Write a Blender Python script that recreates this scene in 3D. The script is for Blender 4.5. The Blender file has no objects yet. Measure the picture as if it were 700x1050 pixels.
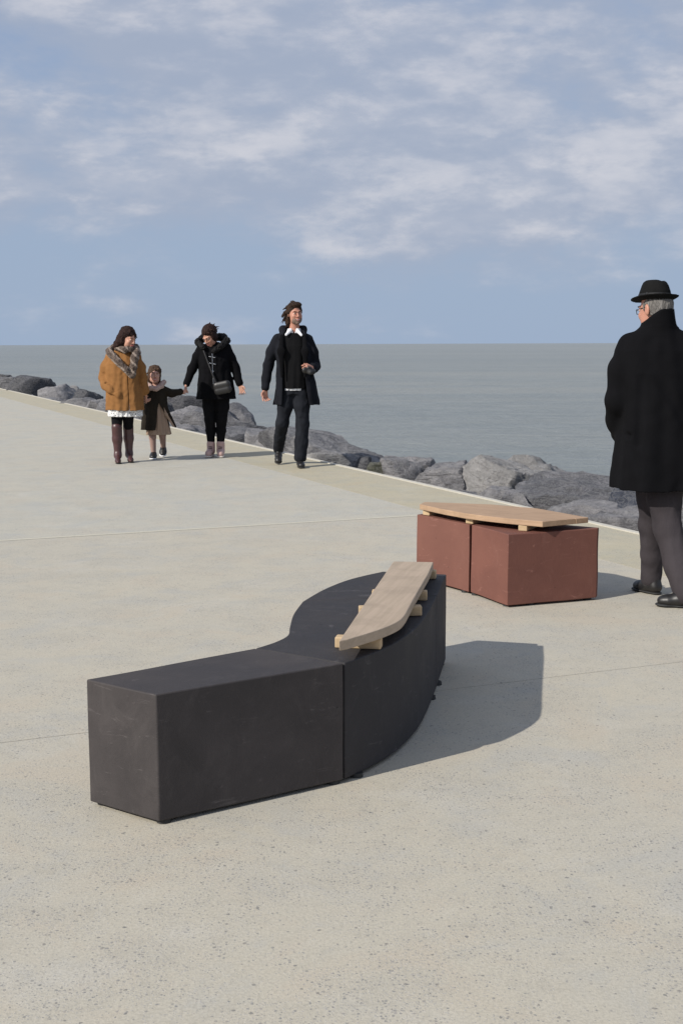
import bpy, bmesh, math, random
import numpy as np
from mathutils import Vector, Matrix, noise
import openvdb

R = math.radians
scn = bpy.context.scene
COL = scn.collection
random.seed(7)
rng = np.random.default_rng(7)

# ------------------------------------------------------------------ camera
cam_d = bpy.data.cameras.new('camera')
cam = bpy.data.objects.new('camera', cam_d)
COL.objects.link(cam)
cam.location = (0, 0, 1.38)
cam_d.sensor_fit = 'VERTICAL'
cam_d.sensor_height = 36.0
cam_d.lens = 36.0 * 1300 / 1050
cam_d.clip_start = 0.05
cam_d.clip_end = 200000
PITCH = math.atan((525 - 352.7) / 1300)
cam.rotation_euler = (Matrix.Rotation(math.pi / 2 - PITCH, 3, 'X') @ Matrix.Rotation(-0.0035, 3, 'Z')).to_euler()
scn.camera = cam

# ------------------------------------------------------------------ light
SUN_AZ = 36.5      # direction the light travels on the ground, from +X towards +Y
SUN_EL = 34.5
sun_d = bpy.data.lights.new('sun', 'SUN')
sun = bpy.data.objects.new('sun', sun_d)
COL.objects.link(sun)
sun_d.energy = 4.2
sun_d.angle = R(0.55)
sun_d.color = (1.0, 0.95, 0.87)
tv = Vector((math.cos(R(SUN_AZ)) * math.cos(R(SUN_EL)), math.sin(R(SUN_AZ)) * math.cos(R(SUN_EL)), -math.sin(R(SUN_EL))))
sun.rotation_euler = tv.to_track_quat('-Z', 'Y').to_euler()
sun.location = (-20, -15, 20)

scn.view_settings.view_transform = 'Standard'
scn.view_settings.look = 'None'
scn.view_settings.exposure = 0.10
scn.view_settings.gamma = 1.0
scn.render.engine = 'CYCLES'
scn.cycles.use_denoising = True
scn.cycles.max_bounces = 6


class NT:
    """small helper round a node tree"""
    def __init__(s, tree):
        s.t = tree; s.n = tree.nodes; s.l = tree.links

    def node(s, typ, ins=None, **kw):
        nd = s.n.new(typ)
        for k, v in kw.items():
            setattr(nd, k, v)
        for k, v in (ins or {}).items():
            s.set(nd, k, v)
        return nd

    def set(s, nd, k, v):
        sock = nd.inputs[k]
        if isinstance(v, bpy.types.NodeSocket):
            s.l.new(v, sock)
        elif isinstance(v, bpy.types.Node):
            s.l.new(v.outputs[0], sock)
        else:
            if sock.type == 'RGBA' and hasattr(v, '__len__') and len(v) == 3:
                v = (*v, 1)
            sock.default_value = v

    def math(s, op, a, b=0.0, c=0.0, clamp=False):
        nd = s.n.new('ShaderNodeMath'); nd.operation = op; nd.use_clamp = clamp
        s.set(nd, 0, a); s.set(nd, 1, b)
        if op in ('MULTIPLY_ADD',):
            s.set(nd, 2, c)
        return nd.outputs[0]

    def ramp(s, fac, a, b, lo=0.0, hi=1.0):
        nd = s.n.new('ShaderNodeMapRange'); nd.interpolation_type = 'SMOOTHSTEP'
        s.set(nd, 0, fac); nd.inputs[1].default_value = a; nd.inputs[2].default_value = b
        nd.inputs[3].default_value = lo; nd.inputs[4].default_value = hi
        return nd.outputs[0]

    def mix(s, fac, a, b, mode='MIX'):
        nd = s.n.new('ShaderNodeMix'); nd.data_type = 'RGBA'; nd.blend_type = mode
        s.set(nd, 0, fac)
        for i, v in ((6, a), (7, b)):
            if isinstance(v, (bpy.types.NodeSocket,)):
                s.l.new(v, nd.inputs[i])
            else:
                nd.inputs[i].default_value = (*v, 1) if len(v) == 3 else v
        return nd.outputs[2]

    def mapping(s, vec, scale=(1, 1, 1), loc=(0, 0, 0), rot=(0, 0, 0)):
        nd = s.n.new('ShaderNodeMapping')
        s.l.new(vec, nd.inputs[0]); nd.inputs[1].default_value = loc
        nd.inputs[2].default_value = rot; nd.inputs[3].default_value = scale
        return nd.outputs[0]

    def noise(s, vec, scale, detail=4, rough=0.5, dist=0.0):
        nd = s.n.new('ShaderNodeTexNoise')
        s.l.new(vec, nd.inputs['Vector']); nd.inputs['Scale'].default_value = scale
        nd.inputs['Detail'].default_value = detail; nd.inputs['Roughness'].default_value = rough
        nd.inputs['Distortion'].default_value = dist
        return nd.outputs[0]


# ------------------------------------------------------------------ sky
world = bpy.data.worlds.new('World'); scn.world = world; world.use_nodes = True
W = NT(world.node_tree)
bg = W.n['Background']
sky = W.node('ShaderNodeTexSky', sky_type='NISHITA', sun_disc=False)
sky.sun_elevation = R(SUN_EL)
sky.sun_rotation = math.atan2(-math.cos(R(SUN_AZ)), -math.sin(R(SUN_AZ))) % (2 * math.pi)
sky.air_density = 1.0; sky.dust_density = 0.6; sky.ozone_density = 1.5
tc = W.node('ShaderNodeTexCoord')
dirv = tc.outputs['Generated']
sep = W.node('ShaderNodeSeparateXYZ', {0: dirv})
el = sep.outputs[2]
# thin sea haze over the lowest part of the sky
hz = W.ramp(el, 0.02, 0.30, 0.95, 0.35)
skyc = W.mix(hz, W.mix(0.5, sky.outputs[0], (1.6, 2.7, 5.6)), (3.15, 4.0, 5.35))
# clouds: layers that flatten towards the horizon
cv = W.mapping(dirv, (1.0, 1.0, 2.6), (1.48, -8.01, -18.49))
n1 = W.noise(cv, 3.9, 9, 0.55, 0.2)
cv2 = W.mapping(dirv, (1.0, 1.0, 2.6), (5.78, -6.01, -16.04))
n2 = W.noise(cv2, 15.0, 8, 0.6, 0.1)
nn = W.math('ADD', W.math('MULTIPLY', n1, 0.74), W.math('MULTIPLY', n2, 0.26))
band = W.ramp(el, 0.03, 0.14, -0.16, 0.08)
band = W.math('ADD', band, W.ramp(el, 0.215, 0.29, 0.0, -0.08))
cover = W.ramp(W.math('ADD', nn, band), 0.33, 0.57)
# same field a little higher up: where it thins out above, the cloud top catches light
cv3 = W.mapping(dirv, (1.0, 1.0, 2.6), (1.48, -8.01, -18.49 + 0.05))
n3 = W.noise(cv3, 3.9, 9, 0.55, 0.2)
lit = W.ramp(W.math('ADD', W.math('SUBTRACT', n1, n3), W.math('MULTIPLY', W.math('SUBTRACT', n2, 0.5), 0.28)), -0.09, 0.18)
puff = W.math('MULTIPLY', lit, W.ramp(n2, 0.40, 0.62))
ccol = W.mix(lit, (3.5, 4.0, 5.05), (4.55, 4.85, 5.65))
ccol = W.mix(W.math('MULTIPLY', puff, 0.7), ccol, (6.7, 6.6, 6.9))
skyf = W.mix(W.math('MULTIPLY', cover, 0.86), skyc, ccol)
W.l.new(skyf, bg.inputs[0])
bg.inputs[1].default_value = 0.1


# ------------------------------------------------------------------ materials
def new_mat(name):
    m = bpy.data.materials.new(name); m.use_nodes = True
    t = NT(m.node_tree)
    p = t.n['Principled BSDF']
    return m, t, p


def bump(t, p, h, strength=0.3, dist=0.01, normal=None):
    b = t.node('ShaderNodeBump', {'Height': h, 'Strength': strength, 'Distance': dist})
    if normal is not None:
        t.l.new(normal, b.inputs['Normal'])
    t.l.new(b.outputs[0], p.inputs['Normal'])
    return b.outputs[0]


def cloth(name, c, c2=None, rough=0.9, weave=260, fold=9.0, sheen=0.0, stretch=(1, 1, 0.35), bs=0.5):
    m, t, p = new_mat(name)
    co = t.node('ShaderNodeTexCoord').outputs['Object']
    c2 = c2 or tuple(v * 1.5 for v in c)
    a = t.noise(t.mapping(co, stretch), fold, 5, 0.6, 0.4)
    b = t.noise(co, weave, 2, 0.6)
    f = t.math('ADD', t.math('MULTIPLY', t.ramp(a, 0.3, 0.7), 0.5), t.math('MULTIPLY', b, 0.5))
    t.set(p, 'Base Color', t.mix(f, c, c2))
    t.set(p, 'Roughness', rough)
    p.inputs['Specular IOR Level'].default_value = 0.09
    if sheen:
        t.set(p, 'Sheen Weight', sheen)
    h = t.math('ADD', t.math('MULTIPLY', a, 1.0), t.math('MULTIPLY', b, 0.08))
    bump(t, p, h, bs, 0.02)
    return m


def plain(name, c, rough=0.5, metal=0.0, var=0.25, scale=40, spec=0.5):
    m, t, p = new_mat(name)
    co = t.node('ShaderNodeTexCoord').outputs['Object']
    a = t.noise(co, scale, 4, 0.6)
    t.set(p, 'Base Color', t.mix(a, tuple(v * (1 - var) for v in c), tuple(min(1, v * (1 + var)) for v in c)))
    t.set(p, 'Roughness', rough); t.set(p, 'Metallic', metal)
    p.inputs['Specular IOR Level'].default_value = spec
    bump(t, p, a, 0.1, 0.004)
    return m


def concrete(name, base, warm, seed=0.0):
    m, t, p = new_mat(name)
    co = t.mapping(t.node('ShaderNodeTexCoord').outputs['Object'], loc=(seed, seed * 0.7, 0))
    big = t.noise(co, 0.55, 5, 0.6, 0.3)
    mid = t.noise(t.mapping(co, (1, 1, 1)), 3.0, 5, 0.65)
    fine = t.noise(co, 120, 3, 0.7)
    c = t.mix(t.ramp(big, 0.3, 0.7), base, warm)
    c = t.mix(t.math('MULTIPLY', t.ramp(mid, 0.45, 0.75), 0.35), c, tuple(v * 0.82 for v in base))
    lite = t.ramp(t.noise(t.mapping(co, loc=(5, 3, 0)), 1.7, 6, 0.7, 0.5), 0.52, 0.72)
    c = t.mix(t.math('MULTIPLY', lite, 0.22), c, (0.60, 0.59, 0.56))
    blot = t.noise(t.mapping(co, (1, 1, 1), loc=(6, 1, 0)), 11, 6, 0.75, 0.4)
    c = t.mix(t.math('MULTIPLY', t.ramp(blot, 0.50, 0.70), 0.45), c, tuple(v * 0.78 for v in base))
    c = t.mix(t.math('MULTIPLY', t.ramp(blot, 0.46, 0.30), 0.35), c, tuple(min(1, v * 1.18) for v in base))
    tint = t.noise(t.mapping(co, (1, 1, 1), loc=(2, 8, 0)), 2.2, 6, 0.7, 0.6)
    c = t.mix(t.math('MULTIPLY', t.ramp(tint, 0.50, 0.66), 0.65), c, tuple(v * w for v, w in zip(base, (1.04, 0.98, 0.93))))
    c = t.mix(t.math('MULTIPLY', t.ramp(tint, 0.50, 0.34), 0.65), c, tuple(v * w for v, w in zip(base, (0.90, 0.94, 1.02))))
    c = t.mix(t.math('MULTIPLY', t.ramp(fine, 0.35, 0.75), 0.50), c, tuple(v * 0.62 for v in base))
    # exposed aggregate: three grades of pebble, each stone with its own grey
    hsum = None
    for sc, thr, keep, cols, amt in ((170, 0.40, 0.60, ((0.26, 0.26, 0.26), (0.60, 0.56, 0.50)), 0.55),
                                     (100, 0.34, 0.42, ((0.15, 0.16, 0.17), (0.46, 0.40, 0.34)), 0.66),
                                     (58, 0.28, 0.10, ((0.09, 0.10, 0.11), (0.34, 0.29, 0.25)), 0.66)):
        wv = t.n.new('ShaderNodeVectorMath'); wv.operation = 'ADD'
        t.l.new(co, wv.inputs[0])
        ns = t.n.new('ShaderNodeTexNoise'); t.l.new(co, ns.inputs['Vector']); ns.inputs['Scale'].default_value = sc * 1.4
        vs = t.n.new('ShaderNodeVectorMath'); vs.operation = 'SCALE'
        t.l.new(ns.outputs[1], vs.inputs[0]); vs.inputs['Scale'].default_value = 0.55 / sc
        t.l.new(vs.outputs[0], wv.inputs[1])
        v = t.n.new('ShaderNodeTexVoronoi'); t.l.new(wv.outputs[0], v.inputs['Vector'])
        v.inputs['Scale'].default_value = sc
        sp = t.node('ShaderNodeSeparateColor', {0: v.outputs['Color']})
        r0, r1, r2 = sp.outputs[0], sp.outputs[1], sp.outputs[2]
        size = t.math('MULTIPLY_ADD', r1, thr * 0.9, thr * 0.45)
        inside = t.math('MULTIPLY', t.math('SUBTRACT', size, v.outputs['Distance']), 9.0, clamp=True)
        # stones lie denser in some patches
        dens = t.math('MULTIPLY', t.ramp(mid, 0.36, 0.64, 0.25, 1.8), keep)
        on = t.math('LESS_THAN', r0, dens)
        f = t.math('MULTIPLY', inside, on)
        c = t.mix(t.math('MULTIPLY', f, amt), c, t.mix(r2, *cols))
        hsum = f if hsum is None else t.math('ADD', hsum, f)
    t.set(p, 'Base Color', c)
    t.set(p, 'Roughness', 0.88)
    p.inputs['Specular IOR Level'].default_value = 0.3
    h = t.math('ADD', t.math('MULTIPLY', hsum, 0.35), t.math('MULTIPLY', fine, 0.8))
    bump(t, p, h, 0.35, 0.003)
    return m


def clay(name, c1, c2, c3, seed, grain=1.0):
    m, t, p = new_mat(name)
    co = t.mapping(t.node('ShaderNodeTexCoord').outputs['Object'], loc=(seed, seed, seed))
    a = t.noise(co, 3.0, 7, 0.62, 0.6)
    b = t.noise(t.mapping(co, (1, 1, 0.6)), 11, 7, 0.7, 0.9)
    f = t.noise(co, 240, 3, 0.6)
    c = t.mix(t.ramp(a, 0.3, 0.72), c1, c2)
    c = t.mix(t.math('MULTIPLY', t.ramp(b, 0.48, 0.75), 0.45), c, c3)
    c = t.mix(t.math('MULTIPLY', t.ramp(f, 0.5, 0.8), 0.35), c, tuple(v * 0.7 for v in c1))
    # scuffs and dusty smears
    s = t.noise(t.mapping(co, (1.2, 1.2, 5.0), rot=(0.3, 0.2, 0)), 6.0, 8, 0.75, 1.5)
    c = t.mix(t.math('MULTIPLY', t.ramp(s, 0.58, 0.70), 0.42), c, tuple(min(1, v * 1.9 + 0.02) for v in c3))
    # small dark dents
    vv = t.n.new('ShaderNodeTexVoronoi'); t.l.new(t.mapping(co, (1, 1, 1.7)), vv.inputs['Vector']); vv.inputs['Scale'].default_value = 17
    sp = t.node('ShaderNodeSeparateColor', {0: vv.outputs['Color']})
    dent = t.math('MULTIPLY', t.math('LESS_THAN', vv.outputs['Distance'], 0.10), t.math('LESS_THAN', sp.outputs[0], 0.16))
    c = t.mix(t.math('MULTIPLY', dent, 0.6), c, tuple(v * 0.45 for v in c1))
    t.set(p, 'Base Color', c)
    t.set(p, 'Roughness', t.ramp(a, 0.3, 0.7, 0.62, 0.8))
    p.inputs['Specular IOR Level'].default_value = 0.27
    h = t.math('ADD', t.math('MULTIPLY', b, 0.8), t.math('MULTIPLY', f, 0.2))
    h = t.math('SUBTRACT', h, t.math('MULTIPLY', dent, 0.7))
    bump(t, p, h, 0.4 * grain, 0.006)
    return m


def timber(name, c1, c2, axis_rot, seed=0.0):
    m, t, p = new_mat(name)
    co = t.node('ShaderNodeTexCoord').outputs['Object']
    v = t.mapping(t.mapping(co, rot=(0, 0, -axis_rot)), (1.2, 26, 26), (seed, 0, 0))
    a = t.noise(v, 2.2, 6, 0.65, 0.5)
    b = t.noise(t.mapping(co, loc=(seed, 0, 0)), 7, 4, 0.6)
    g = t.noise(t.mapping(v, (3, 5, 5)), 4, 3, 0.6)
    c = t.mix(t.ramp(a, 0.3, 0.7), c1, c2)
    c = t.mix(t.math('MULTIPLY', t.ramp(b, 0.45, 0.7), 0.35), c, tuple(v_ * 0.72 for v_ in c1))
    c = t.mix(t.math('MULTIPLY', t.ramp(g, 0.5, 0.8), 0.3), c, tuple(v_ * 0.6 for v_ in c2))
    t.set(p, 'Base Color', c); t.set(p, 'Roughness', 0.75)
    bump(t, p, t.math('ADD', a, g), 0.25, 0.002)
    return m


def rockmat(name, c1, c2, seed, strata=(0.3, 0.5, 0.2), light=0.3):
    m, t, p = new_mat(name)
    co = t.mapping(t.node('ShaderNodeTexCoord').outputs['Object'], loc=(seed, seed * 1.3, 0))
    a = t.noise(co, 2.4, 8, 0.7, 0.8)
    ly = t.noise(t.mapping(co, (1.2, 1.2, 9), rot=strata), 3, 7, 0.7, 0.9)
    sp = t.noise(co, 48, 6, 0.8)
    c = t.mix(t.ramp(a, 0.38, 0.62), c1, c2)
    c = t.mix(t.math('MULTIPLY', t.ramp(t.noise(co, 14, 6, 0.75, 0.8), 0.5, 0.66), 0.55), c, tuple(v * 0.45 for v in c1))
    c = t.mix(t.math('MULTIPLY', t.ramp(ly, 0.5, 0.66), 0.5), c, tuple(v * 0.5 for v in c1))
    c = t.mix(t.math('MULTIPLY', t.ramp(sp, 0.55, 0.75), light), c, tuple(min(1, v * 1.9) for v in c2))
    vein = t.noise(t.mapping(co, (2, 2, 4), rot=(0.7, 0.3, 0.9)), 3, 9, 0.8, 1.6)
    vm = t.math('SUBTRACT', 1.0, t.math('MULTIPLY', t.math('ABSOLUTE', t.math('SUBTRACT', vein, 0.5)), 30.0), clamp=True)
    c = t.mix(t.math('MULTIPLY', vm, 0.35), c, (0.50, 0.49, 0.47))
    t.set(p, 'Base Color', c); t.set(p, 'Roughness', 0.82)
    h = t.math('ADD', t.math('MULTIPLY', ly, 1.0), t.math('MULTIPLY', sp, 0.5))
    h = t.math('ADD', h, t.math('MULTIPLY', a, 1.4))
    bump(t, p, h, 1.0, 0.06)
    return m


M = {}
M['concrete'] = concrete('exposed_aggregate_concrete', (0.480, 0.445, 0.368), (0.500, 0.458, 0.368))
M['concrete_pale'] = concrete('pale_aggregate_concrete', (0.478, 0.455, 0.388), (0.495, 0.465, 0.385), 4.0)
M['band'] = concrete('yellowish_concrete', (0.45, 0.41, 0.30), (0.48, 0.43, 0.32), 9.0)
M['kerb'] = plain('kerb_concrete', (0.52, 0.49, 0.42), 0.85, var=0.2, scale=14)
M['joint'] = plain('dark_joint', (0.32, 0.29, 0.24), 0.95)
M['seal'] = plain('joint_filler', (0.50, 0.47, 0.38), 0.9)
M['black_clay'] = clay('black_clay', (0.042, 0.037, 0.037), (0.064, 0.056, 0.055), (0.084, 0.074, 0.072), 1.0)
M['black_clay2'] = clay('black_clay_b', (0.030, 0.028, 0.030), (0.044, 0.041, 0.043), (0.064, 0.058, 0.060), 6.0)
M['red_clay'] = clay('red_clay', (0.150, 0.062, 0.047), (0.185, 0.078, 0.058), (0.20, 0.092, 0.07), 3.0)
M['red_clay2'] = clay('red_clay_b', (0.155, 0.066, 0.050), (0.19, 0.084, 0.063), (0.205, 0.096, 0.075), 11.0)
M['board'] = timber('weathered_board', (0.37, 0.29, 0.21), (0.45, 0.35, 0.26), R(76))
M['board_red'] = timber('larch_board', (0.36, 0.235, 0.145), (0.45, 0.30, 0.19), R(-40), 3.0)
M['batten'] = timber('pale_batten', (0.47, 0.34, 0.19), (0.56, 0.41, 0.25), R(-14), 5.0)
M['rubber'] = plain('black_rubber', (0.02, 0.02, 0.02), 0.7)

mw, t, p = new_mat('sea_water')
co = t.node('ShaderNodeTexCoord').outputs['Object']
swell = t.noise(t.mapping(co, (0.35, 1.0, 1), rot=(0, 0, R(8))), 0.9, 4, 0.6, 0.3)
chop = t.noise(t.mapping(co, (0.6, 1.2, 1), rot=(0, 0, R(-6))), 3.2, 5, 0.65, 0.3)
rip = t.noise(co, 14, 3, 0.6)
strk = t.noise(t.mapping(co, (0.012, 0.10, 1), rot=(0, 0, R(3))), 1.0, 5, 0.6)
farb = t.noise(t.mapping(co, (0.0015, 0.012, 1)), 1.0, 3, 0.5)
c = t.mix(t.ramp(t.math('ADD', t.math('MULTIPLY', swell, 0.5), t.math('MULTIPLY', chop, 0.5)), 0.40, 0.60), (0.185, 0.205, 0.196), (0.265, 0.280, 0.264))
c = t.mix(t.math('MULTIPLY', t.ramp(strk, 0.4, 0.65), 0.45), c, (0.30, 0.295, 0.255))
c = t.mix(t.math('MULTIPLY', t.ramp(farb, 0.45, 0.6), 0.45), c, (0.19, 0.21, 0.205))
t.set(p, 'Base Color', c)
t.set(p, 'Roughness', 0.34); t.set(p, 'IOR', 1.33)
p.inputs['Specular IOR Level'].default_value = 0.45
h = t.math('ADD', t.math('MULTIPLY', swell, 1.0), t.math('MULTIPLY', chop, 0.42))
h = t.math('ADD', h, t.math('MULTIPLY', rip, 0.07))
bump(t, p, h, 1.0, 0.36)
M['sea'] = mw
M['soil'] = plain('sandy_soil', (0.20, 0.17, 0.11), 0.95, var=0.4, scale=3)


# ------------------------------------------------------------------ object helpers
def tag(o, label=None, cat=None, group=None, kind=None):
    if label: o['label'] = label
    if cat: o['category'] = cat
    if group: o['group'] = group
    if kind: o['kind'] = kind
    return o


def empty(name, loc, rz=0.0):
    o = bpy.data.objects.new(name, None); COL.objects.link(o)
    o.empty_display_size = 0.1
    o.location = loc; o.rotation_euler = (0, 0, rz)
    return o


def link(name, me, m, parent=None, smooth=True):
    o = bpy.data.objects.new(name, me); COL.objects.link(o)
    if m is not None and not me.materials: me.materials.append(m)
    if parent is not None: o.parent = parent
    if smooth:
        me.polygons.foreach_set('use_smooth', [True] * len(me.polygons))
    return o


def bm_obj(name, bm, m, parent=None, smooth=False, bevel=0.0, seg=2):
    bmesh.ops.recalc_face_normals(bm, faces=bm.faces)
    me = bpy.data.meshes.new(name); bm.to_mesh(me); bm.free()
    o = link(name, me, m, parent, smooth)
    if bevel:
        b = o.modifiers.new('bevel', 'BEVEL'); b.width = bevel; b.segments = seg
        b.limit_method = 'ANGLE'; b.angle_limit = R(35)
    return o


def prism(bm, pts, z0, z1, top=None):
    lo = [bm.verts.new((x, y, z0)) for x, y in pts]
    hi = [bm.verts.new((x, y, z1)) for x, y in (top or pts)]
    n = len(pts)
    bm.faces.new(hi); bm.faces.new(lo[::-1])
    for i in range(n):
        bm.faces.new((lo[i], lo[(i + 1) % n], hi[(i + 1) % n], hi[i]))
    return bm


# ------------------------------------------------------------------ ground, path, sea
E0 = Vector((2.375, 8.743, 0)); EU = Vector((-0.38162, 0.92432, 0)); EN = Vector((0.92432, 0.38162, 0))
def ep(s, o, z=0.0):
    return E0 + EU * s + EN * o + Vector((0, 0, z))


def sheet(name, s0, s1, o0, o1, z, m, parent=None, kind='structure', thick=0.0):
    bm = bmesh.new()
    q = [ep(s0, o0, z), ep(s1, o0, z), ep(s1, o1, z), ep(s0, o1, z)]
    if thick:
        prism(bm, [(v.x, v.y) for v in q], z - thick, z)
    else:
        bm.faces.new([bm.verts.new(v) for v in q])
    o = bm_obj(name, bm, m, parent)
    if kind: tag(o, kind=kind)
    return o


sea = sheet('sea', -60000, 60000, -60000, 60000, -1.8, M['sea'])
# landward ground, a broad raised body that the path lies on
bm = bmesh.new()
q = [ep(-900, -0.02), ep(900, -0.02), ep(900, -900), ep(-900, -900)]
prism(bm, [(v.x, v.y) for v in q], -2.5, -0.045)
tag(bm_obj('ground', bm, M['soil']), kind='structure')
path = sheet('path', -42, 260, -18, 0.0, -0.022, M['joint'], thick=0.02)
J = [2.0 + 4.75 * k for k in range(-9, 54)]
for k in range(len(J) - 1):
    g = 0.0022
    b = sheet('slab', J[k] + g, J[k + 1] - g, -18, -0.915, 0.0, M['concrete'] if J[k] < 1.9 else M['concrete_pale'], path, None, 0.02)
    b = sheet('border_slab', J[k] + g, J[k + 1] - g, -0.91, -0.065, 0.0, M['band'], path, None, 0.02)
    b = sheet('kerb', J[k] + g / 2, J[k + 1] - g / 2, -0.062, -0.005, 0.008, M['kerb'], path, None, 0.05)
sheet('joint_seal', 2.0 - 0.03, 2.0 + 0.03, -17.9, -0.92, 0.0015, M['seal'], path, None)


# ------------------------------------------------------------------ rocks
def rock_mesh(seed, dims, sub=4, planes=11, rough=0.05, skew=0.25, layers=None):
    r = np.random.default_rng(seed)
    bm = bmesh.new(); bmesh.ops.create_icosphere(bm, subdivisions=sub, radius=1)
    V = np.array([v.co[:] for v in bm.verts])
    N = r.normal(size=(planes, 3)) * (1, 1, 0.8); N /= np.linalg.norm(N, axis=1)[:, None]
    N[0] = (0, 0, 1); N[1] = (0.3, -0.9, 0.3); N[1] /= np.linalg.norm(N[1])
    d = r.uniform(0.55, 0.88, planes); d[0] = 0.74
    dots = V @ N.T
    with np.errstate(divide='ignore', invalid='ignore'):
        t = np.where(dots > 0.05, d / dots, 9)
    rad = np.minimum(t.min(1), 1.12)
    V = V * rad[:, None]
    V[:, 0] += skew * V[:, 2] * r.uniform(-1, 1)
    dims = np.array(dims) / 2
    V = V * dims / 0.88
    sc = float(dims.mean()); o = Vector((seed * 3.7, seed * 1.9, 0))
    la = Vector(layers or (0.3, 0.2, 1)).normalized()
    for i, v in enumerate(bm.verts):
        p = Vector(V[i]); n = p.normalized()
        q = p / sc
        f = noise.fractal(q * 1.7 + o, 0.9, 2.1, 6)
        s = q.dot(la) * 7 + noise.noise(q * 1.3 + o) * 2.0
        st = abs((s % 1.0) - 0.5) * 2
        v.co = p + n * sc * (rough * 1.5 * f - rough * 0.9 * (st ** 4))
    me = bpy.data.meshes.new('rock'); bm.to_mesh(me); bm.free()
    return me


RM = {
    'grey': rockmat('grey_rock', (0.160, 0.156, 0.164), (0.301, 0.288, 0.292), 1.0),
    'mid': rockmat('mid_rock', (0.109, 0.109, 0.120), (0.224, 0.218, 0.228), 2.0, (0.9, 0.2, 0.4), 0.2),
    'dark': rockmat('dark_rock', (0.035, 0.035, 0.042), (0.07, 0.07, 0.08), 4.0, (0.2, 0.6, 0.1), 0.12),
    'pale': rockmat('pale_rock', (0.243, 0.234, 0.228), (0.397, 0.381, 0.369), 7.0, (0.5, 0.9, 0.3), 0.35),
    'slab': rockmat('slab_rock', (0.102, 0.102, 0.113), (0.269, 0.262, 0.269), 9.0, (0.1, 0.45, 0.3), 0.25),
    'navy': rockmat('navy_rock', (0.045, 0.052, 0.075), (0.09, 0.10, 0.13), 12.0, (0.2, 0.6, 0.1), 0.1),
    'olive': rockmat('olive_rock', (0.055, 0.058, 0.04), (0.10, 0.10, 0.07), 14.0, (0.2, 0.6, 0.1), 0.1),
}
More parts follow.
